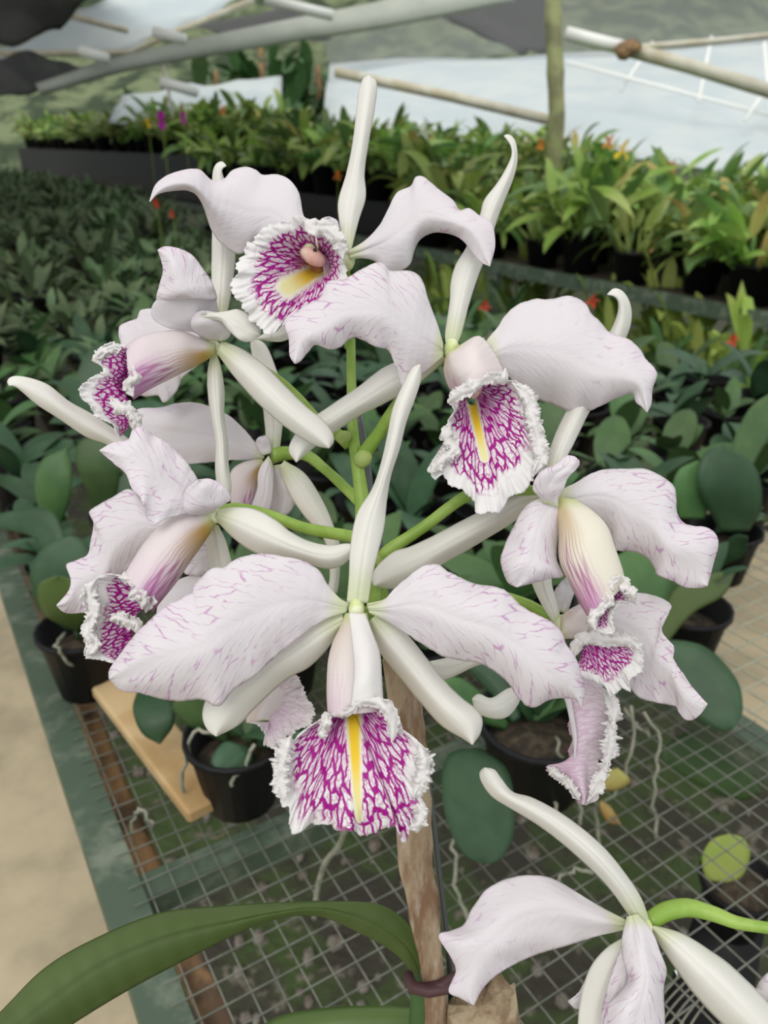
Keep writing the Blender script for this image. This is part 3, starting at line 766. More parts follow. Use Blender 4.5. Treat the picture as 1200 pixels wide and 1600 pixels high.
for k, (x, s_) in enumerate(((250, .8), (345, 1.0), (415, 1.2), (500, 1.1), (590, .9))):
    o = bpy.data.objects.new('tree', TR[k % 2]); COL.objects.link(o); q = P(x, 215, 17+k); o.location = (q.x, q.y, -.02); o.scale = (s_, s_, 1.75*s_)
    Geo().tube([(0, 0, 0), (.03, 0, 1.0), (0, 0, 1.6)], [.12, .09, .05], 8).out('trunk', M['batten'], o)
    tag(o, ['blurred dark tree leftmost behind the film strip', 'blurred tree behind the magenta blooms', 'blurred larger tree left of the tall bushy orchid', 'blurred tree behind the tall bushy orchid', 'blurred tree rightmost, behind the tall upright sepal'][k], 'tree')
# long pale film strip
c0 = cat([(60, 140, 6.0), (200, 98, 6.2), (400, 58, 6.4), (600, 22, 6.6), (800, -22, 6.8)], 30)
v = []; f = []
for i, (x, y, d) in enumerate(c0):
    h = 9+i*.55
    for j in range(7):
        t_ = j/6-.5; v.append(P(x+t_*10, y+t_*2*h, d-.05*math.cos(t_*3.14)))
for i in range(29):
    for j in range(6): f.append([i*7+j, i*7+j+1, (i+1)*7+j+1, (i+1)*7+j])
o = mesh('film_strip', v, f, M['filmdull']); solid(o, .006); tag(o, 'long pale translucent film strip crossing the top left diagonally', 'film strip')
def pole(name, pts, r, mat, label, cat_, n=8, wob=0, group=None):
    w_ = [P(*p) for p in pts]
    cc = [w_[0].lerp(w_[-1], 0)] if False else w_
    rel = w_[0]; o = Geo().tube(w_, r, n, wob=wob).out(name, mat, None, True, rel=rel, loc=rel); return tag(o, label, cat_, group)
top = P(862, -60, 4.6); bot = P(870, 182, 4.6)
pts = [top.lerp(bot, k/11) for k in range(12)]; dwn = (bot-top).normalized()
while pts[-1].z > .05 and len(pts) < 60: pts.append(pts[-1]+Vector((0, 0, -.11)))
rad = [.047*(1.12 if k % 4 == 0 else 1) for k in range(len(pts))]
g = Geo().tube(pts, rad, 12, wob=.1); tag(g.out('bamboo_post', M['bamboo'], rel=pts[-1], loc=pts[-1]), 'upright olive bamboo post rising at upper right', 'post')
pole('roof_pipe', [(884, 52, 5.0), (930, 64, 5.0), (980, 76, 5.0)], .04, M['whitepipe'], 'short bright white pipe right of the bamboo post', 'pipe')
pole('roof_pipe', [(976, 76, 5.0), (1080, 104, 5.0), (1260, 160, 5.0)], .042, M['pvc'], 'thick cream pipe running down to the right edge', 'pipe')
pole('roof_pipe', [(975, 76, 5.3), (1100, 66, 5.5), (1260, 50, 5.8)], .022, M['pvc'], 'thin cream pipe along the bottom of the netting', 'pipe')
g = Geo().tube([P(962+i*8, 75+2*math.sin(i), 4.93) for i in range(6)], [.02, .045, .05, .05, .035, .015], 8, wob=.8); tag(g.out('rope_knot', M['batten']), 'brown rope lashing where the roof pipes meet', 'rope')
pole('roof_pipe', [(525, 113, 8.4), (700, 150, 8.2), (860, 188, 8.0)], .05, M['pvc'], 'cream pipe lying on the film roof left of the bamboo post', 'pipe')
for k, (x0, y0, x1, y1) in enumerate(((240, 50, 290, 62), (415, 0, 520, 24), (125, 78, 168, 92), (252, 128, 308, 144))):
    pole('roof_batten', [(x0, y0, 6.0), ((x0+x1)/2, (y0+y1)/2, 6.0), (x1, y1, 6.0)], .038, M['whitepipe'], ['short bright white roof batten left of the top centre', 'long bright white roof batten at the top centre', 'short bright white batten beside the dark shade cloth', 'low bright white batten above the magenta bloom'][k], 'batten')
fr = empty('roof_framework', P(1100, 150, 9.5), 'thin white framework of ribs under the right film roof', 'framework'); rel = Vector(fr.location)
for (a_, b_) in (((880, 100, 9.6), (1260, 200, 9.3)), ((1010, 70, 9.6), (960, 145, 9.6)), ((1180, 70, 9.4), (1190, 190, 9.2)), ((1100, 62, 10), (1080, 160, 9.4)), ((1190, 130, 9.3), (1150, 190, 9.2))):
    Geo().tube([P(*a_)+Vector((0, -.25, .0)), P(*b_)+Vector((0, -.25, 0))], .022, 6).out('rib', M['whitepipe'], fr, rel=rel)
pole('roof_batten', [(0, 84, 7.9), (200, 82, 8.0), (395, 0, 8.4)], .03, M['pvc'], 'thin cream edge cord of the white film panel at upper left', 'batten')
pole('roof_batten', [(100, 22, 8.0), (200, 48, 8.1)], .03, M['pvc'], 'thin cream seam across the white film panel at upper left', 'batten')
pole('hanging_wire', [(250, 84, 6.27), (260, 120, 6.25), (270, 185, 6.25)], .012, M['pvc'], 'thin cream cord hanging from the pale film strip', 'cord')
# overhead net that keeps the near benches in shade
g = Geo(); g.box(AB(.2, 8.4, 2.9), BA*2.5, BB*5.6, Vector((0, 0, .004))); tag(g.out('overhead_net', M['netover'], None, False), 'dark overhead shade net above the left-hand bench plants', 'shade net')

# ------------------------------------------------------------------ near traced potted orchids
def leafsheet(L, R, d, bulge=2, mat='leafbl', nu=26, nv=9, ridge=1.2):
    s = Sheet(); s.add(petal_curves(L, R, d, bulge, nu), nu, nv, ridge=ridge); return s
def dz(x, y, z):  # camera depth of the point where the pixel ray meets height z
    return (onz(x, y, z)-CAM).dot(FW)
def near_plant(px, py, r, h, label, leaves, roots=()):
    base = onz(px, py, ZB+.004); root = empty('potted_orchid', base, label, 'plant')
    pg = pot_geo(r, h); pg.out('pot', M['pot'], root)
    Geo().lathe((0, 0, h*.62), [(0, .01), (r*.5, .008), (r*.85, .0)], 14).out('bark_mix', M['medium'], root)
    for k in range(5):
        l = bpy.data.objects.new('leaf', rnd.choice(LM[rnd.choice(('bl', 'md'))])); COL.objects.link(l); l.parent = root
        l.location = (rnd.uniform(-.01, .01), .012, h*.85); an_ = math.radians(rnd.uniform(10, 170)) if k < 4 else -.6; l.rotation_euler = (0, 0, an_); l.scale = (.8, .8, .8)
    for L, R, d, mt in leaves:
        leafsheet(L, R, d, 3, mt).out('leaf', M[mt], root, .0016)
    for pts in roots:
        w_ = [P(*p) - base for p in cat(pts, 14)]
        Geo().tube([q_+Vector((N3(i_*.8, len(w_), base.x*9), N3(i_*.8, 5, base.y*9), 0))*.006 for i_, q_ in enumerate(w_)], .0018, 6, wob=.3).out('aerial_root', M['root'], root)
    return root
near_plant(142, 1072, .048, .085, 'orchid in the black pot nearest the green rail below the left flowers',
    [([(110, 985), (60, 950), (48, 890), (75, 850), (110, 838)], [(118, 985), (140, 930), (145, 880), (130, 845), (110, 838)], [.93, .90, .90], 'leafbl'),
     ([(118, 985), (70, 960), (60, 915), (90, 900)], [(120, 988), (140, 950), (130, 912), (90, 900)], [.92, .86, .84], 'leafdk'),
     ([(150, 985), (128, 930), (135, 890), (160, 875)], [(160, 985), (190, 940), (185, 890), (160, 875)], [.93, .91, .9], 'leafmd'),
     ([(215, 1080), (208, 1110), (222, 1145), (250, 1162)], [(230, 1078), (265, 1095), (272, 1130), (250, 1162)], [.84, .80, .80], 'leafbl'),
     ([(120, 1000), (60, 850), (20, 830), (-40, 822)], [(125, 1000), (90, 810), (20, 798), (-40, 822)], [.93, .95, 1.0], 'leafbl')],
    [[(112, 1040, .90), (96, 1022, .88), (88, 1008, .87), (103, 990, .90)]])
near_plant(378, 1245, .048, .08, 'orchid in the black pot standing right of the pale wooden plank',
    [([(350, 1160), (290, 1130), (270, 1100), (300, 1075)], [(358, 1155), (350, 1120), (330, 1090), (300, 1075)], [.78, .76, .75], 'leafmd'),
     ([(378, 1165), (350, 1160), (330, 1190), (345, 1210)], [(390, 1168), (395, 1190), (375, 1205), (345, 1210)], [.76, .74, .73], 'leafbl'),
     ([(400, 1160), (420, 1130), (460, 1120), (490, 1130)], [(405, 1168), (430, 1170), (470, 1155), (490, 1130)], [.78, .77, .76], 'leafbl'),
     ([(380, 1160), (360, 1100), (380, 1050), (420, 1020)], [(395, 1160), (420, 1110), (430, 1060), (420, 1020)], [.78, .80, .82], 'leafmd')],
    [[(340, 1145, .76), (310, 1140, .755), (293, 1165, .76), (285, 1235, .77)], [(395, 1160, .74), (385, 1190, .73), (360, 1225, .735)], [(240, 1285, .78), (215, 1262, .785), (207, 1300, .78)]])
near_plant(835, 1225, .060, .085, 'orchid in the black pot behind the curled white sepal with a long blue-green hanging leaf',
    [([(742, 1170), (700, 1180), (690, 1230), (700, 1290), (725, 1335), (755, 1350)], [(755, 1172), (790, 1200), (803, 1250), (800, 1310), (780, 1345), (755, 1350)], [.76, .69, .64], 'leafbl'),
     ([(800, 1130), (770, 1090), (735, 1050), (715, 1030)], [(815, 1120), (800, 1060), (765, 1030), (715, 1030)], [.80, .82, .84], 'leafbl'),
     ([(840, 1125), (825, 1090), (850, 1060), (890, 1060)], [(850, 1130), (880, 1110), (900, 1090), (890, 1060)], [.80, .79, .78], 'leafbl'),
     ([(790, 1140), (720, 1120), (690, 1080), (680, 1060)], [(795, 1130), (760, 1090), (720, 1060), (680, 1060)], [.80, .79, .79], 'leafmd')],
    [[(868, 1148, .78), (880, 1190, .76), (900, 1250, .76), (905, 1285, .76)], [(712, 1290, .72), (709, 1350, .70), (716, 1410, .68), (735, 1440, .68)],
     [(868, 1180, .78), (865, 1230, .77), (866, 1290, .765)], [(870, 1380, .72), (890, 1362, .715), (925, 1360, .715)]])
near_plant(1060, 1030, .05, .08, 'orchid with big glossy oval leaves hanging over the mesh at the right edge',
    [([(1015, 1010), (1035, 1000), (1100, 1010), (1150, 1060), (1160, 1110), (1145, 1138)], [(1010, 1025), (1030, 1070), (1060, 1105), (1100, 1130), (1130, 1142), (1145, 1138)], [.86, .83, .80], 'leafbl'),
     ([(1020, 1010), (1040, 940), (1080, 905), (1150, 890)], [(1030, 1020), (1080, 960), (1130, 930), (1150, 890)], [.88, .92, .98], 'leafdk'),
     ([(950, 1000), (940, 900), (975, 862), (1010, 860)], [(1000, 1000), (1045, 930), (1040, 880), (1010, 860)], [.90, .90, .92], 'leafmd')],
    [[(985, 1105, .80), (985, 1180, .80), (965, 1230, .80), (930, 1270, .79), (940, 1320, .78)], [(1005, 1115, .80), (1030, 1160, .79), (1020, 1240, .79), (1028, 1310, .785)], [(975, 1110, .8), (1000, 1140, .80), (1018, 1150, .8)]])
near_plant(1120, 900, .05, .08, 'orchid with overlapping dark oval leaves left of the right edge in the middle',
    [([(1125, 830), (1090, 760), (1100, 710), (1130, 695)], [(1170, 830), (1190, 790), (1180, 730), (1130, 695)], [1.12, 1.08, 1.08], 'leafbl'),
     ([(1060, 810), (1050, 770), (1060, 735), (1090, 720)], [(1100, 810), (1110, 780), (1108, 745), (1090, 720)], [1.12, 1.10, 1.10], 'leafmd'),
     ([(1110, 880), (1130, 850), (1150, 835), (1168, 838)], [(1115, 890), (1140, 880), (1165, 865), (1168, 838)], [1.08, 1.04, 1.0], 'leafbl'),
     ([(1130, 820), (1140, 720), (1170, 640), (1230, 600)], [(1140, 820), (1180, 720), (1210, 670), (1230, 600)], [1.15, 1.2, 1.25], 'leafmd')])
near_plant(205, 872, .05, .08, 'orchid with two rounded mid green leaves left of the lowest left flower',
    [([(150, 800), (118, 720), (125, 690), (150, 680)], [(175, 800), (188, 740), (180, 700), (150, 680)], [1.1, 1.06, 1.06], 'leafmd'),
     ([(75, 830), (55, 770), (65, 720), (105, 700)], [(90, 830), (110, 780), (112, 730), (105, 700)], [1.12, 1.08, 1.08], 'leafmd'),
     ([(220, 800), (225, 770), (250, 745), (280, 745)], [(225, 810), (260, 800), (275, 780), (280, 745)], [1.1, 1.05, 1.05], 'leafmd')])
# dry leaf scraps caught in the mesh
for nm, L, R, d, mt, lb in (('dry_leaf', [(930, 1225), (940, 1205), (965, 1200)], [(935, 1232), (962, 1235), (985, 1220), (965, 1200)], .79, 'leaftan', 'crumpled yellowish dry leaf on the mesh below the hanging frilled lip'),
                            ('dry_leaf', [(938, 1250), (955, 1262), (970, 1288)], [(936, 1262), (950, 1285), (970, 1288)], .785, 'leaftan', 'small yellow leaf scrap just below the crumpled dry leaf')):
    rt = empty(nm, P(L[0][0], L[0][1], d), lb, 'leaf'); leafsheet(L, R, d, 4, mt, 14, 6).out('blade', M[mt], rt, .001)
# pot below the mesh at right with round lime leaf
base = onz(1140, 1440, .42); rt = empty('potted_orchid', base, 'small potted plant with one round lime leaf under the mesh at lower right', 'plant')
pot_geo(.05, .08).out('pot', M['pot'], rt); Geo().lathe((0, 0, .065), [(0, .01), (.025, .008), (.046, .0)], 14).out('bark_mix', M['medium'], rt)
leafsheet([(1133, 1378), (1105, 1372), (1097, 1340), (1112, 1312), (1140, 1303)], [(1137, 1378), (1160, 1368), (1172, 1335), (1162, 1310), (1140, 1303)], [.93, .92, .92], 2, 'leafye', 22, 9).out('leaf', M['leafye'], rt, .001)
lg = onz(1140, 1440, .42)
for L, R, d, lb in (([(1030, 1180), (1060, 1150), (1110, 1140), (1160, 1190), (1190, 1240)], [(1035, 1190), (1070, 1215), (1120, 1240), (1160, 1250), (1190, 1240)], 1.0, 'broad green leaf lying below the mesh at the right edge'),):
    rt = empty('fallen_leaf', P(1110, 1200, d), lb, 'leaf'); leafsheet(L, R, d, 4, 'leafmd').out('blade', M['leafmd'], rt, .001)
# stand carrying the small pot
g = Geo(); g.lathe((base.x, base.y, 0), [(0, -.02), (.075, -.02), (.045, .415), (0, .415)], 16); tag(g.out('upturned_pot', M['pot']), 'upturned black tub carrying the small lime-leaved plant', 'pot')

M['tie'] = simple('purplish_tie', (.07, .03, .035), .6)
M['throat'] = simple('amber_throat', (.50, .20, .03), .5, (.35, .10, .05), 200)
# ------------------------------------------------------------------ the white orchid flowers
def flower(cx, cy, d, label, group=None):
    return empty('cattleya_flower', P(cx, cy, d), label, 'flower', group)
def pet(fl, L, R, d, bulge=2, mat='petal', ruf=1.2, jag=.35, name='petal', nu=110, nv=37, eL=0, eR=0, rf=7, ridge=.22, label=None, soft=1.3, jf=34):
    s = Sheet(); s.add(petal_curves(L, R, d, bulge, nu, eL=eL, eR=eR), nu, nv, ruf=ruf, rfreq=rf, jag=jag, jfreq=jf, ridge=ridge, soft=soft)
    return s.out(name, M[mat], fl, label=label)
def sep(fl, L, R, d, bulge=3, mat='sepal', name='sepal', eL=0, eR=0, soft=.5):
    return pet(fl, L, R, d, bulge, mat, .0, .06, name, 70, 19, eL, eR, 4, .5, None, soft, 14)
def tub(fl, L, R, d, mat='tube_front', k=1.0, name='lip_tube'):
    s = Sheet(); s.tube(L, R, d, k, 40, 60)
    return s.out(name, M[mat], fl, .0004)
def lipsheet(fl, inner, outer, di, do, mid=None, dm=None, mat='lip', ruf=2.0, rf=13, jag=.8, stripe=None, nu=330, nv=56, name='lip', jf=90, edges='top', wp=5, mgn=0):
    a = curve3(inner, nu, di); b = curve3(outer, nu, do)
    if mid: c = curve3(mid, nu, dm)
    else: c = (a+b)/2; c[:, 2] = ramp(dm, nu) if dm is not None else c[:, 2]
    s = Sheet(); s.add([a, c, b], nu, nv, ruf=ruf, rfreq=rf, jag=jag, jfreq=jf, edges=edges, stripe=stripe, soft=.6, wpow=wp, crisp=True, margin=mgn)
    return s.out(name, M[mat], fl, .0004)
def frill(fl, path, d, wpx, ruf=1.5, rf=8, jag=.6, name='lip_frill', mat='frill', tilt=0.0):
    """crisped ribbon along a path"""
    n = max(60, int(len(path)*26)); c = curve3(path, n, d); q = c.copy(); tg = np.gradient(c[:, :2], axis=0); nn = np.column_stack([-tg[:, 1], tg[:, 0]]); nn /= np.linalg.norm(nn, axis=1)[:, None]+1e-9
    w_ = ramp(wpx, n)*np.clip(np.minimum(np.arange(n), np.arange(n)[::-1])/(n*.12), .15, 1)
    a = c.copy(); b = c.copy(); m = c.copy(); a[:, :2] -= nn*w_[:, None]*.5; b[:, :2] += nn*w_[:, None]*.5
    a[:, 2] += tilt*.001; b[:, 2] -= tilt*.001; m[:, 2] -= .0012
    s = Sheet(); s.add([a, m, b], n, 13, ruf=ruf*1.25, rfreq=rf*.6, jag=jag*1.4, jfreq=rf*2.6, soft=2.0, wpow=1.2, crisp=True)
    return s.out(name, M[mat], fl, .0004)
def stem(parent, pts, r, name='pedicel', mat='stem', n=12, wob=.06, d=None):
    c = cat(pts, 26); rel = Vector(parent.location) if parent else Vector((0, 0, 0))
    R = [x*.001 for x in ramp(r, 26)]
    return Geo().tube([P(*p)-rel for p in c], R, n, wob=wob).out(name, M[mat], parent)
def blob(parent, x, y, d, rx, ry, rz, name, mat, rot=0):
    rel = Vector(parent.location); g = Geo(); c = P(x, y, d)-rel
    bm = bmesh.new(); bmesh.ops.create_uvsphere(bm, u_segments=16, v_segments=10, radius=1)
    ca, sa = math.cos(rot), math.sin(rot)
    for v in bm.verts:
        X, Y = v.co.x*rx*.001, v.co.y*ry*.001
        g.v.append(c+RT*(X*ca-Y*sa)+UP*(X*sa+Y*ca)+FW*(v.co.z*rz*.001))
    for f in bm.faces: g.f.append([v.index for v in f.verts])
    bm.free(); return g.out(name, M[mat], parent)

# F1 --- large front flower
f1 = flower(557, 948, .262, 'largest front flower with two broad veined petals over a round magenta-netted frilled lip')
pet(f1, [(545, 943), (530, 934), (512, 915), (497, 890), (472, 877), (424, 866), (387, 868), (362, 879), (351, 888), (332, 888), (303, 915), (301, 926), (281, 937), (263, 945), (241, 963), (208, 996), (189, 1022), (172, 1046), (171, 1060)],
    [(541, 956), (508, 967), (472, 992), (431, 1025), (395, 1058), (365, 1077), (343, 1102), (314, 1093), (270, 1095), (219, 1082), (190, 1078), (171, 1060)],
    [.262, .256, .252, .250, .252], [0, 2, 4, 4, 2], ruf=1.6, eL=[0, 3, 5, 4, 0], eR=[0, 1, 3, 4, 0], rf=6)
pet(f1, [(573, 944), (600, 937), (617, 920), (640, 900), (663, 884), (683, 883), (707, 897), (740, 912), (783, 920), (803, 937), (823, 953), (857, 970), (877, 987), (884, 1007), (900, 1030), (909, 1060), (913, 1082), (908, 1104)],
    [(577, 957), (607, 972), (640, 993), (667, 1010), (693, 1025), (727, 1032), (753, 1037), (780, 1053), (797, 1070), (813, 1093), (833, 1105), (857, 1093), (880, 1090), (900, 1093), (908, 1104)],
    [.262, .257, .254, .254, .258], [0, 2, 4, 4, 2], ruf=1.4, eL=[0, 4, 6, 4, 0], eR=[0, 3, 5, 4, 0], rf=6)
sep(f1, [(542, 942), (546, 900), (548, 855), (558, 805), (583, 762), (597, 720), (606, 680), (614, 640), (630, 602), (645, 575), (656, 570)],
    [(575, 942), (581, 900), (591, 860), (600, 820), (604, 780), (611, 740), (624, 700), (634, 660), (647, 625), (657, 592), (656, 570)],
    [.263, .264, .267, .270, .272, .276], [1, 2, 3, 4, 3, 2], eL=[0, 1, 2, 2, 1], eR=[0, 1, 2, 2, 1])
sep(f1, [(535, 960), (480, 975), (400, 1020), (345, 1060), (322, 1095), (317, 1120), (325, 1140), (338, 1150)],
    [(538, 978), (519, 1003), (501, 1025), (479, 1044), (446, 1062), (398, 1106), (373, 1132), (338, 1150)],
    [.265, .268, .268, .266], [2, 4, 4, 2], eR=[1, 3, 3, 1])
sep(f1, [(577, 970), (583, 997), (600, 1027), (627, 1060), (657, 1097), (690, 1133), (723, 1153), (738, 1163)],
    [(590, 958), (620, 978), (643, 1000), (667, 1030), (693, 1063), (720, 1090), (743, 1108), (753, 1124), (750, 1145), (738, 1163)],
    [.266, .269, .268, .264, .262], [2, 5, 5, 4, 2], eL=[0, 2, 3, 2], eR=[0, 3, 4, 2])
tub(f1, [(540, 958), (532, 980), (520, 1005), (513, 1035), (511, 1080), (513, 1119)], [(573, 958), (578, 980), (592, 1021), (596, 1060), (595, 1100), (592, 1112)], [.264, .262, .260, .256, .252, .250], 'tube_front', .8)
s = Sheet(); s.add(petal_curves([(546, 958), (549, 990), (553, 1030), (553, 1060), (548, 1104)], [(570, 960), (582, 990), (593, 1021), (596, 1060), (598, 1092)], [.2595, .254, .2485, .244, .2425], [.5, 1, 1.5, 1.5, 1], 60, eR=[0, 2, 4, 4, 3]), 60, 15, jag=.1, soft=.3)
s.out('lip_side_lobe', M['frill'], f1, .0005, 'white overlapping flap of the lip tube')
lipsheet(f1, [(522, 1108), (532, 1104), (545, 1103), (553, 1102), (562, 1100), (572, 1096)],
    [(518, 1122), (507, 1133), (496, 1129), (485, 1135), (469, 1146), (459, 1157), (441, 1173), (434, 1200), (435, 1216), (436, 1232), (442, 1257), (453, 1262), (453, 1290), (459, 1305), (477, 1293), (491, 1285), (512, 1291), (539, 1299), (565, 1303), (587, 1298), (608, 1289), (621, 1293), (628, 1316), (635, 1316), (645, 1291), (658, 1291), (666, 1274), (661, 1253), (647, 1247), (665, 1219), (670, 1187), (659, 1165), (637, 1146), (628, 1147), (625, 1127), (613, 1119), (608, 1106), (590, 1097), (577, 1102), (568, 1107)],
    [.256, .256, .256, .256, .254], [.246, .244, .243, .240, .238, .237, .238, .240, .243, .245, .246], dm=[.249, .247, .245, .242, .241, .242, .245, .247, .249],
    mat='lip_big', ruf=2.2, rf=17, jag=.8, stripe=((552, 1118, 10.5), (560, 1278, 4.5)), nu=420, mgn=[-.05, .05, .03, .05, .16, .27, .3, .27, .12, .03, .06, .05, 0])
frill(f1, [(513, 1118), (530, 1115), (548, 1108), (560, 1098), (575, 1097), (592, 1098), (606, 1108), (612, 1122), (614, 1145), (612, 1160)], [.247, .245, .243, .242, .241, .241, .241], [12, 14, 14, 16, 22, 20, 14], 1.8, 7, .7)
frill(f1, [(508, 1112), (510, 1130), (503, 1146), (512, 1150)], [.246, .243, .242], [12, 16, 10], 1.5, 4, .5)
frill(f1, [(455, 1150), (442, 1180), (437, 1215), (444, 1250)], [.241, .239, .238], [22, 26, 22], 2.2, 9, 1.2)
frill(f1, [(655, 1165), (664, 1195), (655, 1230), (645, 1245)], [.241, .239, .238], [22, 26, 20], 2.2, 9, 1.2)
frill(f1, [(640, 1252), (655, 1262), (655, 1285), (640, 1296)], [.240, .238, .238], [18, 20, 16], 2, 6, 1)
blob(f1, 557, 951, .2635, 2.7, 4.0, 3.0, 'flower_base', 'colcap')
stem(f1, [(558, 952, .268), (570, 960, .285), (585, 945, .30), (590, 905, .315)], [2.6, 2.4, 2.2])

# F2 --- upper left-of-centre flower, lip facing the camera
f2 = flower(540, 398, .315, 'topmost flower with a tall upright sepal and an open round lip facing the viewer')
pet(f2, [(508, 372), (490, 355), (474, 337), (467, 303), (453, 282), (433, 273), (410, 274), (400, 266), (383, 261), (363, 267), (350, 280), (330, 282), (310, 265), (280, 268), (258, 277), (243, 290), (234, 315)],
    [(500, 385), (470, 400), (430, 400), (400, 378), (383, 394), (367, 395), (343, 377), (330, 357), (320, 327), (309, 306), (293, 297), (267, 298), (246, 303), (234, 315)],
    [.316, .320, .322, .318, .308, .300], [0, 2, 3, 5, 4, 1], eL=[0, 3, 4, 5, 3, 0], eR=[0, 2, 4, 5, 3, 0], ruf=1.0, mat='petal_plain', rf=5, jag=.15)
pet(f2, [(543, 393), (570, 377), (593, 353), (607, 327), (620, 302), (642, 291), (650, 277), (663, 278), (687, 298), (707, 313), (718, 329), (733, 326), (748, 337), (768, 350), (773, 383), (765, 416)],
    [(547, 405), (567, 403), (587, 408), (607, 422), (623, 424), (640, 413), (647, 390), (657, 373), (677, 363), (703, 365), (723, 375), (737, 393), (750, 408), (765, 416)],
    [.315, .312, .310, .308, .304, .300], [0, 2, 3, 5, 4, 1], eL=[0, 2, 3, 4, 2, 0], eR=[0, 3, 4, 4, 2, 0], ruf=1.0, mat='petal_soft', rf=5, jag=.12)
sep(f2, [(536, 392), (531, 350), (529, 315), (542, 270), (552, 220), (560, 150), (567, 125), (576, 118)], [(548, 392), (560, 345), (571, 308), (569, 270), (575, 225), (585, 170), (588, 130), (576, 118)],
    [.317, .322, .328, .335, .342], [1, 3, 3, 2], eL=[0, 2, 2, 1], eR=[0, 2, 3, 1])
blob(f2, 541, 405, .319, 3.6, 5, 3.6, 'flower_base', 'colcap')
pet(f2, [(505, 372), (495, 355), (503, 342), (515, 339)], [(522, 380), (530, 362), (527, 346), (515, 339)], [.318, .3175, .317], 1, 'petal_plain', .4, .05, nu=30, nv=11, name='lip_side_lobe')
f2d = .300
lipsheet(f2, [(497, 404), (490, 402), (484, 408), (484, 418), (490, 426), (502, 427), (509, 418), (508, 408), (500, 402)],
    [(488, 348), (470, 337), (450, 345), (425, 352), (405, 362), (393, 378), (385, 378), (378, 400), (368, 415), (371, 428), (363, 440), (364, 465), (376, 475), (386, 490), (400, 508), (420, 528), (428, 520), (445, 508), (462, 500), (490, 488), (510, 474), (530, 455), (540, 430), (538, 400), (532, 372), (520, 360), (505, 352), (492, 348)],
    [.322, .324, .325, .325, .323], [.303, .303, .300, .298, .296, .296, .298, .302, .306, .308, .307, .304], dm=[.308, .309, .308, .305, .303, .303, .306, .309, .311, .309, .308],
    mat='lip_throat', ruf=1.9, rf=16, jag=1.0, stripe=((502, 420, 9), (450, 448, 14)), nu=400)
frill(f2, [(475, 345), (492, 356), (512, 358), (530, 378), (536, 405)], [.301, .300, .300, .302], [26, 26, 24, 18], 1.6, 7, .7)
blob(f2, 489, 401, .313, 5.6, 3.2, 4, 'column', 'column', -.5); blob(f2, 492, 391, .3095, .8, .8, .8, 'column_spot', 'tie'); blob(f2, 485, 389, .315, 3.4, 3.0, 4, 'column_cap', 'colcap', .2); blob(f2, 498, 414, .331, 5, 5, 3, 'throat', 'throat')
tub(f2, [(540, 398), (520, 385), (500, 380)], [(540, 415), (525, 430), (508, 440)], [.321, .325, .324], 'tube_hood', 1.0)
sep(f2, [(535, 410), (480, 470), (430, 510), (400, 530)], [(540, 420), (500, 480), (450, 530), (400, 530)], [.325, .330, .333], 2)

# F6 --- right of centre, lip facing camera
f6 = flower(705, 550, .300, 'flower right of centre with hooded tube opening into a long magenta yellow-striped lip')
pet(f6, [(692, 538), (683, 507), (670, 473), (660, 440), (649, 427), (633, 423), (610, 424), (600, 413), (587, 411), (563, 423), (537, 437), (513, 441), (497, 467), (470, 483), (446, 505), (452, 530), (453, 555), (461, 568)],
    [(692, 556), (672, 574), (650, 592), (637, 602), (628, 604), (618, 572), (607, 547), (587, 542), (570, 532), (550, 527), (530, 542), (513, 545), (493, 538), (480, 550), (470, 563), (461, 568)],
    [.300, .294, .288, .284, .282], [0, 3, 4, 3, 1], eL=[0, 4, 4, 3, 0], eR=[0, 5, 4, 3, 0], ruf=1.3, rf=6, jag=.2)
pet(f6, [(755, 545), (762, 530), (777, 513), (790, 493), (807, 478), (833, 468), (860, 468), (887, 463), (903, 467), (917, 478), (923, 490), (937, 503), (953, 520), (980, 530), (997, 543), (1010, 563), (1026, 583), (1019, 607), (1017, 630), (1011, 644)],
    [(765, 575), (790, 583), (800, 593), (820, 613), (840, 624), (860, 630), (887, 641), (917, 642), (940, 633), (967, 620), (988, 614), (994, 628), (1004, 636), (1011, 644)],
    [.302, .304, .303, .299, .296], [1, 5, 7, 5, 1], eL=[0, 3, 4, 3, 0], eR=[0, 6, 7, 4, 0], ruf=1.2, rf=6, jag=.3, mat='petal_soft')
sep(f6, [(697, 540), (696, 520), (703, 473), (705, 440), (713, 413), (730, 385), (750, 337), (757, 313), (777, 287), (792, 262), (801, 240), (799, 225), (788, 212)],
    [(712, 540), (720, 523), (733, 473), (747, 430), (760, 397), (773, 353), (785, 320), (801, 280), (808, 250), (805, 222), (796, 211), (788, 212)],
    [.303, .308, .316, .320, .324, .328], [1, 3, 3, 2, 1], eL=[0, 2, 2, 1], eR=[0, 3, 3, 1])
sep(f6, [(690, 550), (640, 560), (600, 575), (560, 605), (520, 632), (480, 660), (458, 685), (452, 705), (463, 722)],
    [(696, 562), (670, 585), (640, 608), (600, 630), (560, 650), (525, 673), (495, 695), (475, 712), (463, 722)],
    [.304, .309, .314, .314, .312], [2, 4, 4, 2], eL=[1, 3, 3, 1], eR=[1, 3, 3, 1])
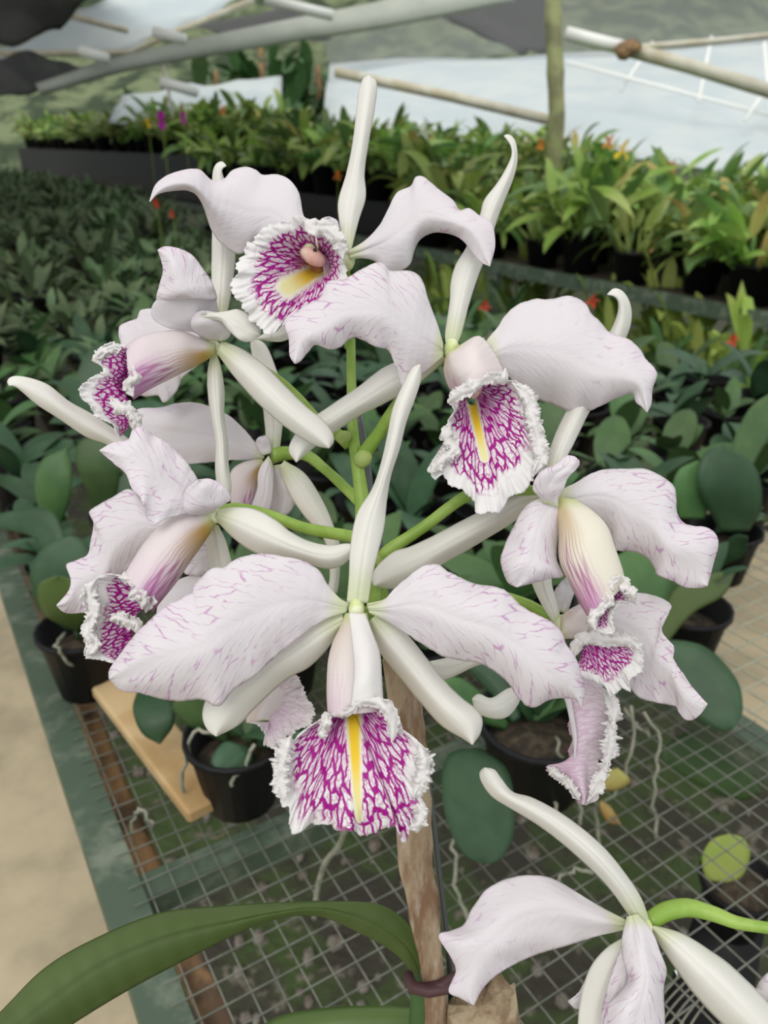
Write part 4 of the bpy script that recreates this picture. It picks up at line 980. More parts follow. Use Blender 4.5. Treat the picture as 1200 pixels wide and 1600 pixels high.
lipsheet(f6, [(732, 610), (728, 622), (733, 632), (741, 633), (744, 622), (742, 606), (740, 594)],
    [(722, 603), (710, 618), (700, 627), (710, 643), (700, 657), (703, 668), (692, 677), (698, 687), (713, 694), (711, 706), (692, 715), (667, 735), (680, 748), (693, 743), (704, 760), (730, 770), (742, 787), (745, 801), (768, 802), (783, 799), (793, 781), (815, 767), (832, 753), (833, 732), (848, 722), (851, 697), (842, 683), (841, 663), (830, 650), (831, 627), (820, 607), (803, 595), (787, 597), (765, 594), (750, 590)],
    [.302, .303, .303, .302], [.295, .292, .289, .286, .284, .283, .284, .286, .289, .292, .295], dm=[.299, .298, .295, .291, .289, .290, .293, .297, .299],
    mat='lip', ruf=1.9, rf=17, jag=1.0, stripe=((738, 630, 7), (757, 716, 5.5)), nu=420, mgn=[-.1, 0, .05, .08, .08, .06, .08, .1, .0, -.05])
lo = [(690, 560), (694, 587), (702, 607), (712, 620)]; hi = [(712, 542), (728, 532), (748, 526), (764, 533), (773, 556), (782, 575), (790, 590)]
s = Sheet(); s.add([curve3([(697, 556, 0), (694, 580, 0), (701, 603, 0), (712, 619, 0)], 50, [.300, .300, .298]), curve3([(702, 550), (712, 572), (722, 590), (728, 604)], 50, [.296, .288, .284, .284]),
                    curve3([(712, 545), (735, 545), (752, 575), (760, 593)], 50, [.297, .286, .282, .282]), curve3([(720, 539), (748, 526), (770, 548), (791, 588)], 50, [.301, .300, .297, .294])], 50, 34, ruf=.6, rfreq=5, jag=.4, jfreq=50, edges='top', soft=.6)
s.out('lip_tube', M['tube_hood'], f6, .0005)
frill(f6, [(790, 575), (785, 592), (765, 591), (748, 596), (735, 606), (722, 612), (708, 622), (700, 630)], [.287, .284, .282, .281, .281, .283], [16, 18, 20, 20, 22, 22, 20], 1.8, 8, .8)
frill(f6, [(704, 660), (697, 680), (708, 700), (690, 720), (674, 738)], [.286, .284, .282], [14, 20, 20, 18], 2, 9, 1.0)
frill(f6, [(800, 598), (825, 620), (832, 650), (842, 690), (846, 715), (832, 745)], [.291, .288, .285, .283], [18, 24, 24, 24, 20], 2.0, 12, 1.0)
blob(f6, 706, 547, .304, 3.0, 4.6, 4, 'flower_base', 'colcap')
blob(f6, 744, 610, .3005, 2.0, 3.6, 2.5, 'column', 'column', -.5)

# F3 --- upper left, side view
f3 = flower(332, 540, .322, 'upper left flower in side view with a pink-lined tube and small frilled lip pointing left')
sep(f3, [(332, 500), (331, 430), (332, 360), (332, 300), (333, 270), (338, 257), (347, 253), (353, 259)], [(352, 500), (361, 455), (367, 397), (362, 340), (354, 300), (348, 275), (345, 264), (353, 259)],
    [.326, .334, .340, .346, .346], [1, 3, 3, 2, 1], eL=[1, 2, 2, 1], eR=[1, 3, 2, 1])
pet(f3, [(322, 535), (305, 520), (285, 516), (262, 512), (241, 500), (236, 485), (246, 468), (270, 462), (296, 458), (312, 448)], [(340, 525), (342, 500), (338, 470), (330, 445), (320, 425), (313, 430), (312, 440), (312, 448)],
    [.318, .310, .304, .301], [0, 3, 4, 2], mat='petal_plain', ruf=.8, rf=4, jag=.1, nu=80, eL=[0, -2, -3, 0], label='smooth pinkish underside of the folded petal')
pet(f3, [(300, 462), (275, 468), (246, 470), (249, 448), (255, 425), (252, 405), (247, 391)], [(320, 462), (338, 468), (331, 442), (318, 422), (303, 402), (290, 393), (272, 387), (256, 386), (247, 391)],
    [.303, .300, .299, .301], [1, 3, 3, 1], mat='petal_rich', ruf=1.0, rf=5, jag=.15, nu=80, eL=[2, 1, 0], eR=[5, 4, 1])
pet(f3, [(325, 540), (290, 505), (250, 485), (222, 484), (214, 498), (200, 503), (186, 513), (190, 540), (200, 580)], [(325, 560), (300, 578), (285, 590), (275, 612), (257, 629), (247, 618), (225, 619), (208, 610), (200, 580)],
    [.328, .338, .342, .340], [1, 3, 3, 1], ruf=1.4, rf=5, jag=.15, mat='petal_plain')
pet(f3, [(332, 532), (310, 522), (300, 512), (299, 500), (306, 489), (318, 486)], [(350, 533), (360, 522), (356, 505), (345, 497), (330, 492), (318, 486)], [.316, .308, .304], [0, 3, 2], mat='petal_plain', ruf=.8, rf=3, jag=.05, nu=50, nv=19)
pet(f3, [(306, 500), (325, 499), (345, 501), (358, 516), (375, 531), (392, 533), (406, 524)], [(306, 494), (318, 486), (335, 488), (353, 487), (373, 484), (397, 498), (406, 510), (406, 524)], [.306, .3035, .302, .304], [1, 2, 2, 1], mat='sepal', ruf=.6, rf=3, jag=.05, nu=60, nv=19)
sep(f3, [(340, 552), (360, 580), (385, 610), (410, 636), (440, 662), (470, 683), (495, 696), (514, 700)], [(346, 533), (378, 546), (412, 570), (442, 600), (476, 634), (503, 656), (518, 675), (521, 690), (514, 700)],
    [.316, .308, .302, .300, .300], [2, 4, 4, 3, 2], eL=[1, 4, 3, 1], eR=[1, 4, 3, 1])
sep(f3, [(331, 553), (325, 580), (325, 610), (330, 650), (337, 690), (337, 735), (342, 775), (350, 792)], [(338, 553), (345, 575), (350, 610), (350, 650), (355, 690), (357, 730), (361, 765), (350, 792)],
    [.322, .322, .320, .318, .316], [1, 3, 3, 2], eL=[0, 2, 1], eR=[0, 3, 1])
tub(f3, [(336, 535), (313, 528), (283, 517), (247, 519), (217, 527), (196, 542)], [(337, 553), (313, 568), (287, 581), (253, 598), (228, 611), (208, 624)], [.320, .317, .313, .310, .307, .305], 'tube_up', .9)
lipsheet(f3, [(200, 548), (206, 565), (200, 585), (192, 602), (197, 618), (203, 635), (206, 652), (200, 668), (190, 680)],
    [(195, 540), (180, 537), (168, 538), (155, 547), (144, 562), (158, 571), (161, 581), (148, 587), (138, 594), (124, 607), (128, 622), (141, 634), (148, 650), (163, 657), (177, 664), (181, 676), (186, 684)],
    [.306, .304, .303, .303, .304], [.300, .297, .295, .294, .295, .297], dm=[.300, .298, .298, .299, .300], mat='lip_small', ruf=1.4, rf=9, jag=.9, nu=300, edges='both', wp=3)
frill(f3, [(212, 545), (206, 570), (212, 590), (200, 600), (208, 620)], [.301, .298, .297, .298], [16, 16, 16, 16], 1.6, 6, .9)
frill(f3, [(172, 620), (185, 635), (200, 640), (212, 655), (208, 672)], [.296, .294, .295], [12, 18, 22, 18], 1.8, 6, .9)
frill(f3, [(150, 560), (168, 545), (190, 545)], [.296, .297, .299], [14, 16, 14], 1.6, 4, .8)
blob(f3, 335, 545, .321, 2.8, 3.2, 2.8, 'flower_base', 'colcap')

# F4 --- lower left, side view
f4 = flower(335, 806, .292, 'lower left flower in side view with tan and pink striped tube pointing down-left')
sep(f4, [(330, 812), (290, 800), (240, 760), (200, 715), (167, 694), (133, 681), (93, 654), (60, 633), (33, 610), (19, 600), (14, 602)], [(335, 795), (300, 770), (250, 730), (205, 690), (173, 667), (143, 647), (107, 627), (77, 603), (50, 592), (24, 588), (12, 594), (14, 602)],
    [.296, .306, .312, .312, .308, .304], [2, 3, 4, 4, 3, 1], eL=[1, 3, 3, 1], eR=[1, 3, 3, 1])
pet(f4, [(327, 802), (287, 803), (253, 814), (238, 821), (228, 807), (221, 780), (207, 765), (197, 740), (177, 723), (165, 712), (156, 704)], [(330, 790), (307, 747), (287, 717), (267, 697), (240, 680), (222, 668), (208, 672), (200, 688), (177, 692), (156, 704)],
    [.290, .280, .276, .276, .278], [0, 1, 1, 2, 1], mat='petal_rich', eL=[0, -4, -6, -3, 0], eR=[0, 4, 4, 2, 0], ruf=1.2, rf=5, jag=.2)
pet(f4, [(335, 800), (310, 805), (288, 801), (284, 785), (292, 764), (310, 750)], [(338, 795), (352, 786), (361, 778), (350, 760), (330, 749), (310, 750)], [.286, .280, .277], [1, 3, 2], mat='petal_rich', ruf=.5, rf=3, jag=.05, nu=50, nv=19)
pet(f4, [(320, 808), (270, 810), (230, 790), (203, 765), (177, 777), (155, 789), (140, 800), (147, 817), (142, 847), (137, 867), (117, 877), (104, 883), (111, 903), (108, 923), (89, 946)],
    [(318, 825), (260, 850), (225, 880), (195, 910), (177, 935), (150, 953), (117, 958), (100, 956), (89, 946)],
    [.296, .303, .306, .304, .300], [1, 4, 5, 3, 1], mat='petal', eL=[0, 4, 4, 0], eR=[0, 4, 4, 0], ruf=1.4, rf=6, jag=.2)
sep(f4, [(336, 812), (345, 820), (367, 842), (400, 864), (440, 874), (480, 881), (512, 888), (535, 882), (552, 865), (555, 852)], [(340, 797), (367, 793), (400, 797), (430, 813), (453, 831), (482, 846), (515, 853), (540, 850), (555, 852)],
    [.290, .284, .279, .277, .276, .274], [2, 4, 4, 3, 1], eL=[1, 4, 3, 1], eR=[1, 3, 3, 1])
sep(f4, [(327, 822), (323, 850), (328, 885), (340, 905)], [(340, 820), (353, 848), (362, 885), (358, 905), (340, 905)], [.298, .302, .304], 3)
tub(f4, [(330, 800), (287, 802), (253, 820), (227, 847), (207, 877), (192, 903)], [(337, 818), (320, 845), (297, 877), (277, 907), (253, 937), (238, 955)], [.292, .288, .283, .280, .277, .275], 'tube_up', .95)
lipsheet(f4, [(205, 908), (222, 915), (232, 930), (226, 948), (214, 960), (205, 975), (206, 990), (200, 1010), (188, 1030)],
    [(190, 900), (172, 897), (158, 900), (143, 912), (146, 935), (142, 953), (146, 968), (136, 983), (142, 998), (133, 1012), (134, 1027), (153, 1030), (168, 1034), (182, 1037)],
    [.279, .279, .278, .277, .276], [.272, .270, .268, .267, .267, .268], dm=[.277, .276, .274, .271, .270], mat='lip_small', ruf=1.7, rf=9, jag=1.0, nu=320, edges='both', wp=3)
frill(f4, [(185, 902), (205, 905), (222, 915), (234, 935), (228, 957)], [.272, .271, .270, .271], [16, 18, 18, 18, 14], 1.8, 7, .9)
frill(f4, [(200, 935), (215, 930), (226, 940), (222, 952)], [.269, .268, .269], [14, 18, 14], 1.5, 4, .8)
frill(f4, [(172, 970), (185, 965), (200, 972), (213, 975), (215, 990)], [.267, .267, .268], [16, 20, 20, 16], 1.8, 6, .9)
frill(f4, [(150, 905), (140, 930), (146, 955), (138, 985), (146, 1005), (136, 1025)], [.268, .267, .266], [22, 24, 20, 22], 2.0, 9, 1.1)
blob(f4, 335, 806, .2915, 3.2, 3.0, 3, 'flower_base', 'colcap')
stem(f4, [(340, 800, .294), (370, 793, .297), (420, 805, .300), (480, 826, .303), (545, 838, .308), (572, 848, .312)], [1.6, 2.0, 2.2, 2.2, 2.4, 2.6])

# F5 --- behind, left of the stem
f5 = flower(420, 708, .352, 'partly hidden flower behind the left pair, turned away with a brownish tube')
pet(f5, [(413, 712), (397, 690), (380, 670), (353, 647), (313, 631), (280, 630), (250, 637), (215, 640), (200, 660)], [(413, 716), (385, 718), (357, 719), (327, 722), (290, 725), (260, 718), (230, 700), (200, 660)], [.352, .352, .354, .354], [1, 4, 4, 1], mat='petal_plain', ruf=.8, rf=4, jag=.15)
pet(f5, [(409, 712), (400, 695), (403, 685), (410, 682)], [(425, 708), (422, 690), (417, 682), (410, 682)], [.350, .349, .349], 1, 'petal_plain', .2, .0, nu=24, nv=9)
sep(f5, [(418, 705), (414, 660), (409, 620), (400, 580), (392, 540), (395, 528)], [(436, 705), (441, 665), (445, 625), (432, 580), (415, 540), (395, 528)], [.354, .358, .362, .364], 3)
tub(f5, [(410, 716), (380, 723), (362, 736), (358, 762), (364, 800)], [(412, 728), (404, 755), (400, 780), (393, 800), (390, 815)], [.353, .350, .348, .346], 'tube_up', .8)
sep(f5, [(420, 712), (405, 735), (402, 765), (393, 792), (394, 812)], [(426, 726), (427, 750), (424, 785), (415, 806), (394, 812)], [.348, .343, .342, .343], 2, 'petal_plain')
pet(f5, [(424, 728), (422, 770), (424, 800), (440, 808)], [(440, 725), (462, 770), (455, 797), (440, 808)], [.352, .354, .356], 2, 'petal_plain', .8, .1, nu=40, nv=15)
sep(f5, [(436, 730), (452, 770), (475, 805), (500, 832), (513, 860), (516, 900), (512, 925), (520, 930)], [(444, 720), (478, 742), (505, 785), (520, 820), (530, 850), (530, 895), (526, 925), (520, 930)], [.348, .346, .347, .350], 3)
stem(f5, [(425, 712, .352), (450, 708, .354), (480, 712, .352), (510, 735, .346), (545, 768, .338), (562, 785, .334)], [3.6, 3.0, 2.4, 2.2, 2.3, 2.4])

# F7 --- right flower, lip pointing down
f7 = flower(868, 772, .292, 'right-hand flower with a downward cream tube streaked pink on its left side')
pet(f7, [(872, 778), (880, 765), (903, 753), (923, 741), (947, 734), (980, 733), (1007, 733), (1030, 743), (1052, 760), (1056, 780), (1057, 800), (1066, 816), (1083, 822), (1107, 826), (1122, 845), (1114, 880), (1105, 915)],
    [(880, 795), (940, 813), (953, 830), (960, 858), (987, 860), (1010, 870), (1023, 887), (1028, 899), (1050, 907), (1070, 917), (1092, 918), (1105, 915)],
    [.294, .297, .297, .293, .292], [1, 4, 6, 4, 1], eL=[0, 4, 4, 2, 0], eR=[0, 4, 6, 3, 0], ruf=1.2, rf=5, jag=.25)
pet(f7, [(862, 782), (843, 780), (820, 793), (803, 823), (790, 850), (783, 877), (793, 908), (807, 917)], [(878, 785), (874, 815), (870, 845), (870, 877), (880, 900), (860, 903), (838, 909), (807, 917)],
    [.288, .282, .278, .276], [0, 4, 4, 1], mat='petal_rich', eL=[0, 3, 4, 0], eR=[0, 3, 3, 0], ruf=1.0, rf=4, jag=.15)
pet(f7, [(848, 785), (842, 775), (833, 765), (836, 750), (848, 735), (866, 727), (885, 713), (898, 714)], [(872, 792), (872, 778), (880, 765), (887, 747), (900, 733), (905, 722), (898, 714)], [.284, .279, .278, .280], [0, 2, 2, 1], mat='petal_rich', ruf=.5, rf=3, jag=.08, nu=60, nv=23)
sep(f7, [(850, 765), (848, 740), (860, 700), (873, 667), (888, 637), (920, 570), (950, 525), (964, 495), (967, 472), (960, 460), (949, 460)], [(872, 765), (885, 715), (894, 697), (907, 670), (922, 640), (950, 590), (978, 527), (986, 500), (984, 475), (974, 457), (960, 451), (949, 460)],
    [.296, .302, .310, .318, .318, .314], [1, 3, 4, 3, 1], eL=[0, 3, 2], eR=[0, 3, 2])
sep(f7, [(860, 765), (810, 768), (770, 790), (720, 815), (673, 840), (640, 855), (615, 863), (590, 885), (581, 903), (585, 915)], [(866, 785), (830, 795), (795, 820), (760, 841), (727, 861), (690, 882), (660, 905), (613, 919), (585, 915)],
    [.298, .306, .310, .306, .302, .300], [2, 4, 5, 4, 2], eL=[1, 4, 4, 2], eR=[1, 4, 4, 2])
tub(f7, [(868, 776), (873, 830), (874, 873), (888, 907), (907, 943), (921, 968)], [(898, 780), (927, 800), (948, 822), (961, 857), (973, 893), (976, 915)], [.291, .286, .283, .280, .278, .277], 'tube_left', .9)
lipsheet(f7, [(950, 905), (940, 915), (938, 930), (935, 945), (925, 955), (922, 968)], [(972, 899), (985, 906), (976, 916), (990, 930), (992, 946), (974, 940), (961, 952), (957, 968), (960, 988), (945, 990), (928, 983)],
    [.281, .280, .279], [.274, .272, .271, .271], dm=[.276, .275, .275], mat='lip_small', ruf=1.5, rf=6, jag=.9, nu=240, edges='both', wp=3)
frill(f7, [(970, 900), (955, 912), (945, 925), (952, 940), (940, 950), (926, 965), (930, 985)], [.272, .270, .270], [18, 16, 14, 14, 16, 18], 1.6, 8, .9)
frill(f7, [(968, 915), (982, 922), (990, 940)], [.270, .269, .270], [18, 18, 12], 1.4, 4, .6)
stem(f7, [(858, 772, .298), (800, 765, .306), (735, 772, .312), (660, 825, .316), (615, 855, .316), (598, 872, .316)], [2.2, 2.6, 2.5, 2.3, 2.4, 3.0])

# F8 --- lower right, behind
f8 = flower(882, 968, .318, 'lower right flower behind, with a wide wavy petal and a half-hidden magenta lip')
pet(f8, [(895, 962), (920, 945), (950, 932), (977, 929), (1000, 927), (1032, 934), (1049, 948), (1034, 968), (1036, 990), (1053, 1010), (1050, 1025), (1067, 1053), (1086, 1079), (1105, 1100)],
    [(900, 985), (945, 1000), (970, 1040), (984, 1072), (1000, 1090), (1028, 1098), (1055, 1103), (1062, 1114), (1073, 1125), (1090, 1120), (1105, 1100)],
    [.318, .318, .314, .308, .302], [1, 3, 3, 3, 1], eL=[0, 4, -3, -2, 0], eR=[0, 4, 4, 2, 0], ruf=1.6, rf=6, jag=.2, mat='petal')
sep(f8, [(868, 978), (850, 950), (835, 920), (826, 890), (822, 860)], [(878, 975), (869, 940), (862, 915), (856, 880), (822, 860)], [.322, .323, .325], 3)
pet(f8, [(868, 955), (863, 935), (872, 915), (884, 903)], [(886, 958), (892, 940), (897, 920), (884, 903)], [.324, .325, .326], 1, 'petal_plain', .6, .1, nu=36, nv=13)
pet(f8, [(876, 975), (880, 960), (905, 945), (925, 940)], [(880, 998), (905, 995), (920, 980), (925, 940)], [.318, .314, .314], 3, 'tube_hood', .3, .05, nu=36, nv=17, name='lip_side_lobe')
sep(f8, [(868, 975), (820, 1000), (760, 1015), (700, 1028), (672, 1034)], [(872, 990), (820, 1022), (750, 1038), (700, 1060), (672, 1060), (672, 1034)], [.322, .328, .332], 2)
sep(f8, [(870, 985), (830, 1030), (812, 1070), (793, 1076), (768, 1091), (748, 1085), (738, 1092)], [(882, 985), (845, 1050), (815, 1086), (808, 1102), (792, 1120), (768, 1122), (745, 1112), (738, 1092)], [.320, .322, .316, .306, .304], [1, 3, 4, 2])
lipsheet(f8, [(905, 1035), (912, 1015), (925, 1003), (945, 1003), (965, 1008)], [(893, 1040), (898, 1048), (915, 1058), (930, 1064), (945, 1072), (953, 1086), (962, 1085), (970, 1075), (984, 1080), (984, 1062), (1002, 1048), (1006, 1030), (1000, 1012), (985, 1002)],
    [.304, .303, .302], [.297, .295, .294, .295], dm=[.299, .298, .298], mat='lip_small', ruf=1.6, rf=9, jag=1.0, nu=280)
frill(f8, [(895, 1030), (903, 1005), (920, 996), (945, 1000), (970, 1000), (990, 1006), (1002, 1028)], [.298, .296, .296, .297], [18, 20, 22, 20, 18], 1.8, 9, .9)
blob(f8, 880, 972, .320, 3, 3.2, 3, 'flower_base', 'colcap')
stem(f8, [(880, 972, .326), (850, 958, .332), (820, 942, .334), (760, 925, .334), (680, 905, .332), (605, 885, .326)], [2, 2.2, 2.2, 2.3, 2.3, 2.6])

# F9 / F10 --- lips of two more flowers, backs to the camera
f9 = flower(885, 1080, .318, 'flower hidden at lower right, showing only its pale drooping frilled lip from the back')
s = Sheet(); s.add([curve3([(872, 1065), (884, 1094), (890, 1120), (888, 1138), (896, 1157), (888, 1175), (890, 1192), (870, 1196), (853, 1197), (861, 1212), (881, 1219), (899, 1237), (903, 1255)], 200, [.318, .312, .310, .309]),
                    curve3([(880, 1065), (896, 1100), (902, 1140), (903, 1165), (900, 1190), (905, 1220), (912, 1245), (910, 1257)], 200, [.317, .306, .303, .303]),
                    curve3([(900, 1060), (925, 1090), (940, 1120), (938, 1150), (925, 1180), (920, 1210), (922, 1240), (915, 1258)], 200, [.318, .310, .308, .307]),
                    curve3([(918, 1058), (938, 1068), (943, 1084), (962, 1100), (953, 1114), (969, 1122), (952, 1138), (964, 1152), (940, 1160), (967, 1180), (934, 1188), (940, 1200), (955, 1212), (926, 1216), (936, 1246), (918, 1256)], 200, [.318, .314, .311, .309])],
                   200, 60, ruf=2.2, rfreq=8, jag=1.0, jfreq=60, edges='both', soft=.8, wpow=5)
s.out('lip', M['lip_faded'], f9, .0004)
frill(f9, [(942, 1075), (958, 1105), (956, 1130), (954, 1155), (950, 1182), (943, 1208), (930, 1232), (918, 1252)], [.308, .306, .305, .304], [14, 24, 16, 26, 16, 24, 14], 2.4, 11, 2.2)
frill(f9, [(856, 1198), (872, 1212), (890, 1225), (905, 1250)], [.304, .304, .304], [14, 14, 14], 1.6, 7, .9)
sep(f9, [(872, 1062), (885, 1100), (895, 1150), (898, 1185)], [(882, 1062), (893, 1100), (901, 1150), (898, 1185)], [.312, .304, .301], 1, 'petal_plain', 'lip_midrib')
f10 = flower(400, 1110, .312, 'flower hidden behind the front sepal, showing only a pale pink-veined frilled lip')
lipsheet(f10, [(410, 1085), (405, 1105), (420, 1120), (430, 1130)], [(440, 1062), (462, 1055), (470, 1065), (476, 1082), (490, 1110), (485, 1130), (468, 1140), (455, 1150), (430, 1168), (413, 1163), (414, 1148), (405, 1135), (386, 1127)],
    [.306, .304, .304], [.300, .298, .297, .298], dm=[.301, .299, .299], mat='lip_faded', ruf=1.8, rf=10, jag=.9, nu=260)
pet(f10, [(400, 1125), (385, 1128), (395, 1100), (420, 1070), (450, 1055)], [(430, 1125), (450, 1110), (465, 1085), (462, 1060), (450, 1055)], [.304, .303, .303], 3, 'tube_hood', .3, .05, nu=40, nv=17, name='lip_side_lobe')
f5b = flower(330, 880, .322, 'flower hidden behind the lower left one, showing scraps of pale purple-edged petal')
pet(f5b, [(345, 840), (322, 838), (300, 862), (288, 893), (300, 898)], [(345, 880), (330, 895), (315, 900), (300, 898)], [.318, .318, .318], 2, 'petal_rich', 1.2, .2, nu=50, nv=19)
pet(f5b, [(350, 890), (310, 895), (265, 915), (245, 955), (255, 975)], [(350, 930), (310, 960), (280, 980), (255, 975)], [.318, .320, .322], 2, 'petal_plain', .8, .1, nu=50, nv=19)

# F11 --- bottom right flower
f11 = flower(1010, 1446, .275, 'bottom right flower cut by the frame, with a fat club-shaped sepal arching up-left')
sep(f11, [(993, 1445), (975, 1418), (948, 1382), (912, 1346), (876, 1315), (840, 1288), (799, 1263), (770, 1245), (753, 1222), (750, 1207), (757, 1200)], [(1016, 1445), (1002, 1405), (979, 1369), (948, 1330), (912, 1297), (871, 1268), (831, 1247), (801, 1238), (783, 1217), (772, 1203), (757, 1200)],
    [.274, .270, .268, .270, .274, .276], [2, 4, 4, 4, 3, 1], eL=[1, 3, 3, 1], eR=[1, 3, 3, 1])
pet(f11, [(978, 1438), (939, 1418), (903, 1396), (862, 1373), (822, 1368), (786, 1376), (759, 1391), (745, 1410), (736, 1423), (725, 1445), (705, 1455), (685, 1462), (703, 1492), (713, 1517), (701, 1548), (718, 1558), (740, 1570)],
    [(976, 1452), (930, 1463), (885, 1477), (840, 1490), (808, 1504), (777, 1522), (754, 1544), (740, 1570)],
    [.276, .276, .274, .271, .270], [0, 3, 4, 3, 1], eL=[0, 4, 4, 2, 0], eR=[0, 2, 3, 2, 0], ruf=1.2, rf=5, jag=.12, mat='petal_soft')
sep(f11, [(1016, 1448), (1029, 1472), (1056, 1513), (1087, 1555), (1132, 1602), (1190, 1650), (1230, 1670)], [(1022, 1447), (1065, 1459), (1110, 1486), (1146, 1513), (1200, 1567), (1240, 1620), (1250, 1650), (1230, 1670)], [.274, .269, .265, .263, .264], [2, 5, 5, 3], eL=[1, 4, 4], eR=[1, 4, 4])
sep(f11, [(985, 1460), (950, 1480), (925, 1508), (911, 1545), (904, 1590), (905, 1640), (920, 1670)], [(992, 1475), (985, 1520), (975, 1560), (965, 1600), (955, 1650), (920, 1670)], [.280, .281, .280, .278], [2, 4, 4, 2], mat='sepal')
pet(f11, [(980, 1432), (972, 1470), (975, 1500), (982, 1530), (968, 1552), (950, 1572), (942, 1610), (950, 1660)], [(996, 1428), (1018, 1455), (1032, 1490), (1041, 1517), (1036, 1545), (1038, 1600), (1030, 1640), (950, 1660)],
    [.270, .264, .260, .258, .258], [1, 3, 4, 3], mat='petal', eL=[0, 2, 3, 1], eR=[0, 3, 4, 1], ruf=1.6, rf=4, jag=.05, soft=1.5)
pet(f11, [(974, 1470), (960, 1510), (948, 1550), (938, 1600), (945, 1650)], [(984, 1490), (990, 1530), (985, 1570), (980, 1620), (945, 1650)], [.272, .270, .269], 2, 'petal_rich', .8, .05, nu=60, nv=19)
pet(f11, [(915, 1530), (905, 1550), (888, 1565)], [(915, 1575), (900, 1576), (888, 1565)], [.290, .289, .289], 1, 'petal_plain', .2, .0, nu=24, nv=9)
blob(f11, 1008, 1450, .2735, 2.6, 3.4, 2.6, 'flower_base', 'colcap')
stem(f11, [(1012, 1443, .278), (1040, 1425, .280), (1072, 1418, .280), (1112, 1427, .278), (1150, 1441, .275), (1200, 1450, .272), (1290, 1460, .268)], [3.0, 3.2, 2.8, 2.3, 2.0, 2.0, 2.2])
f12 = flower(1215, 1550, .285, 'sliver of a pale petal entering at the right edge near the bottom')
pet(f12, [(1260, 1500), (1215, 1510), (1190, 1530), (1180, 1550)], [(1260, 1590), (1220, 1580), (1195, 1572), (1180, 1550)], [.285, .286, .288], 2, 'petal', .5, .05, nu=30, nv=11)

# ------------------------------------------------------------------ the plant that bears them
plant = empty('flower_spike', P(565, 800, .33), 'green branching flower stalk rising behind the white flowers', 'plant stem')
stem(plant, [(548, 530, .345), (549, 600, .342), (552, 680, .336), (565, 770, .330), (572, 850, .330), (590, 930, .330), (620, 1050, .336), (655, 1250, .350), (668, 1450, .362), (668, 1600, .372)], [2.0, 2.2, 3.0, 4.6, 4.4, 4.0, 3.8, 3.4, 3.4, 3.4], 'main_stalk', n=14)
stem(plant, [(546, 545, .345), (544, 500, .342), (541, 450, .332), (540, 410, .322)], [2.0, 1.9, 1.9, 1.9], 'side_stalk')
stem(plant, [(566, 712, .333), (590, 680, .328), (612, 645, .322), (645, 600, .316), (695, 556, .306)], [3.2, 2.6, 2.4, 2.1, 2.0], 'side_stalk')
stem(plant, [(546, 695, .336), (530, 680, .335), (500, 660, .336), (465, 620, .338), (430, 590, .336), (380, 560, .330), (340, 545, .324)], [2.8, 2.4, 2.0, 1.9, 1.9, 1.8, 1.8], 'side_stalk')
blob(plant, 537, 683, .333, 3.4, 2.8, 2.6, 'bract', 'bract', .3); blob(plant, 567, 717, .330, 4.2, 3.6, 3, 'bract', 'bract', .8); blob(plant, 602, 873, .322, 4.6, 3.8, 3, 'bract', 'bract', .5)
# strap leaves at the bottom
lf = empty('strap_leaf', P(665, 1520, .36), 'long arching olive green strap leaf sweeping across the bottom left', 'leaf')
s = Sheet(); s.add([curve3([(655, 1535, 0), (620, 1490), (560, 1455), (500, 1430), (440, 1432), (380, 1452), (300, 1492), (200, 1545), (110, 1600), (40, 1650), (-40, 1720)], 90, [.365, .345, .325, .305, .285, .265]),
                    curve3([(662, 1530), (632, 1475), (575, 1438), (500, 1418), (430, 1425), (360, 1440), (270, 1462), (170, 1502), (90, 1555), (10, 1620), (-60, 1690)], 90, [.362, .342, .322, .300, .280, .260]),
                    curve3([(674, 1528), (650, 1460), (600, 1416), (520, 1410), (440, 1412), (340, 1418), (250, 1428), (150, 1468), (70, 1515), (0, 1585), (-80, 1660)], 90, [.365, .347, .328, .308, .288, .268])], 90, 21, ridge=.8, soft=.5)
s.out('leaf_blade', M['leafdk'], lf, .0014)
lf2 = empty('strap_leaf', P(540, 1590, .40), 'second dark green strap leaf showing only its upper edge at the bottom centre', 'leaf')
s = Sheet(); s.add([curve3([(668, 1640), (600, 1650), (500, 1660), (400, 1700)], 40, [.40, .40, .40]), curve3([(668, 1610), (600, 1610), (520, 1612), (400, 1650)], 40, [.395, .392, .39]), curve3([(668, 1578), (600, 1573), (520, 1576), (440, 1588), (390, 1620)], 40, [.40, .40, .40])], 40, 13, ridge=.5)
s.out('leaf_blade', M['leafdk'], lf2, .0016)
# pot holding it all, below the picture
base = onz(655, 1650, ZB); bp = P(668, 1600, .372); base = Vector((bp.x+.01, bp.y-.035, ZB+.004))
pt = empty('flower_pot', base, 'black pot under the flowering plant, below the picture', 'pot')
pot_geo(.05, .07).out('pot_wall', M['pot'], pt); Geo().lathe((0, 0, .061), [(0, .008), (.03, .006), (.046, .0)], 20).out('bark_mix', M['medium'], pt)
cane = empty('orchid_cane', bp, 'short green cane at the bottom centre from which the strap leaf grows', 'plant stem')
g = Geo(); p0 = P(665, 1500, .365); g.tube([p0, P(666, 1560, .369), bp, bp.lerp(base+Vector((0, 0, .068)), .4), base+Vector((0, 0, .066))], [.0065, .0075, .009, .012, .007], 14); g.out('cane', M['leafmd'], cane, rel=Vector(cane.location))
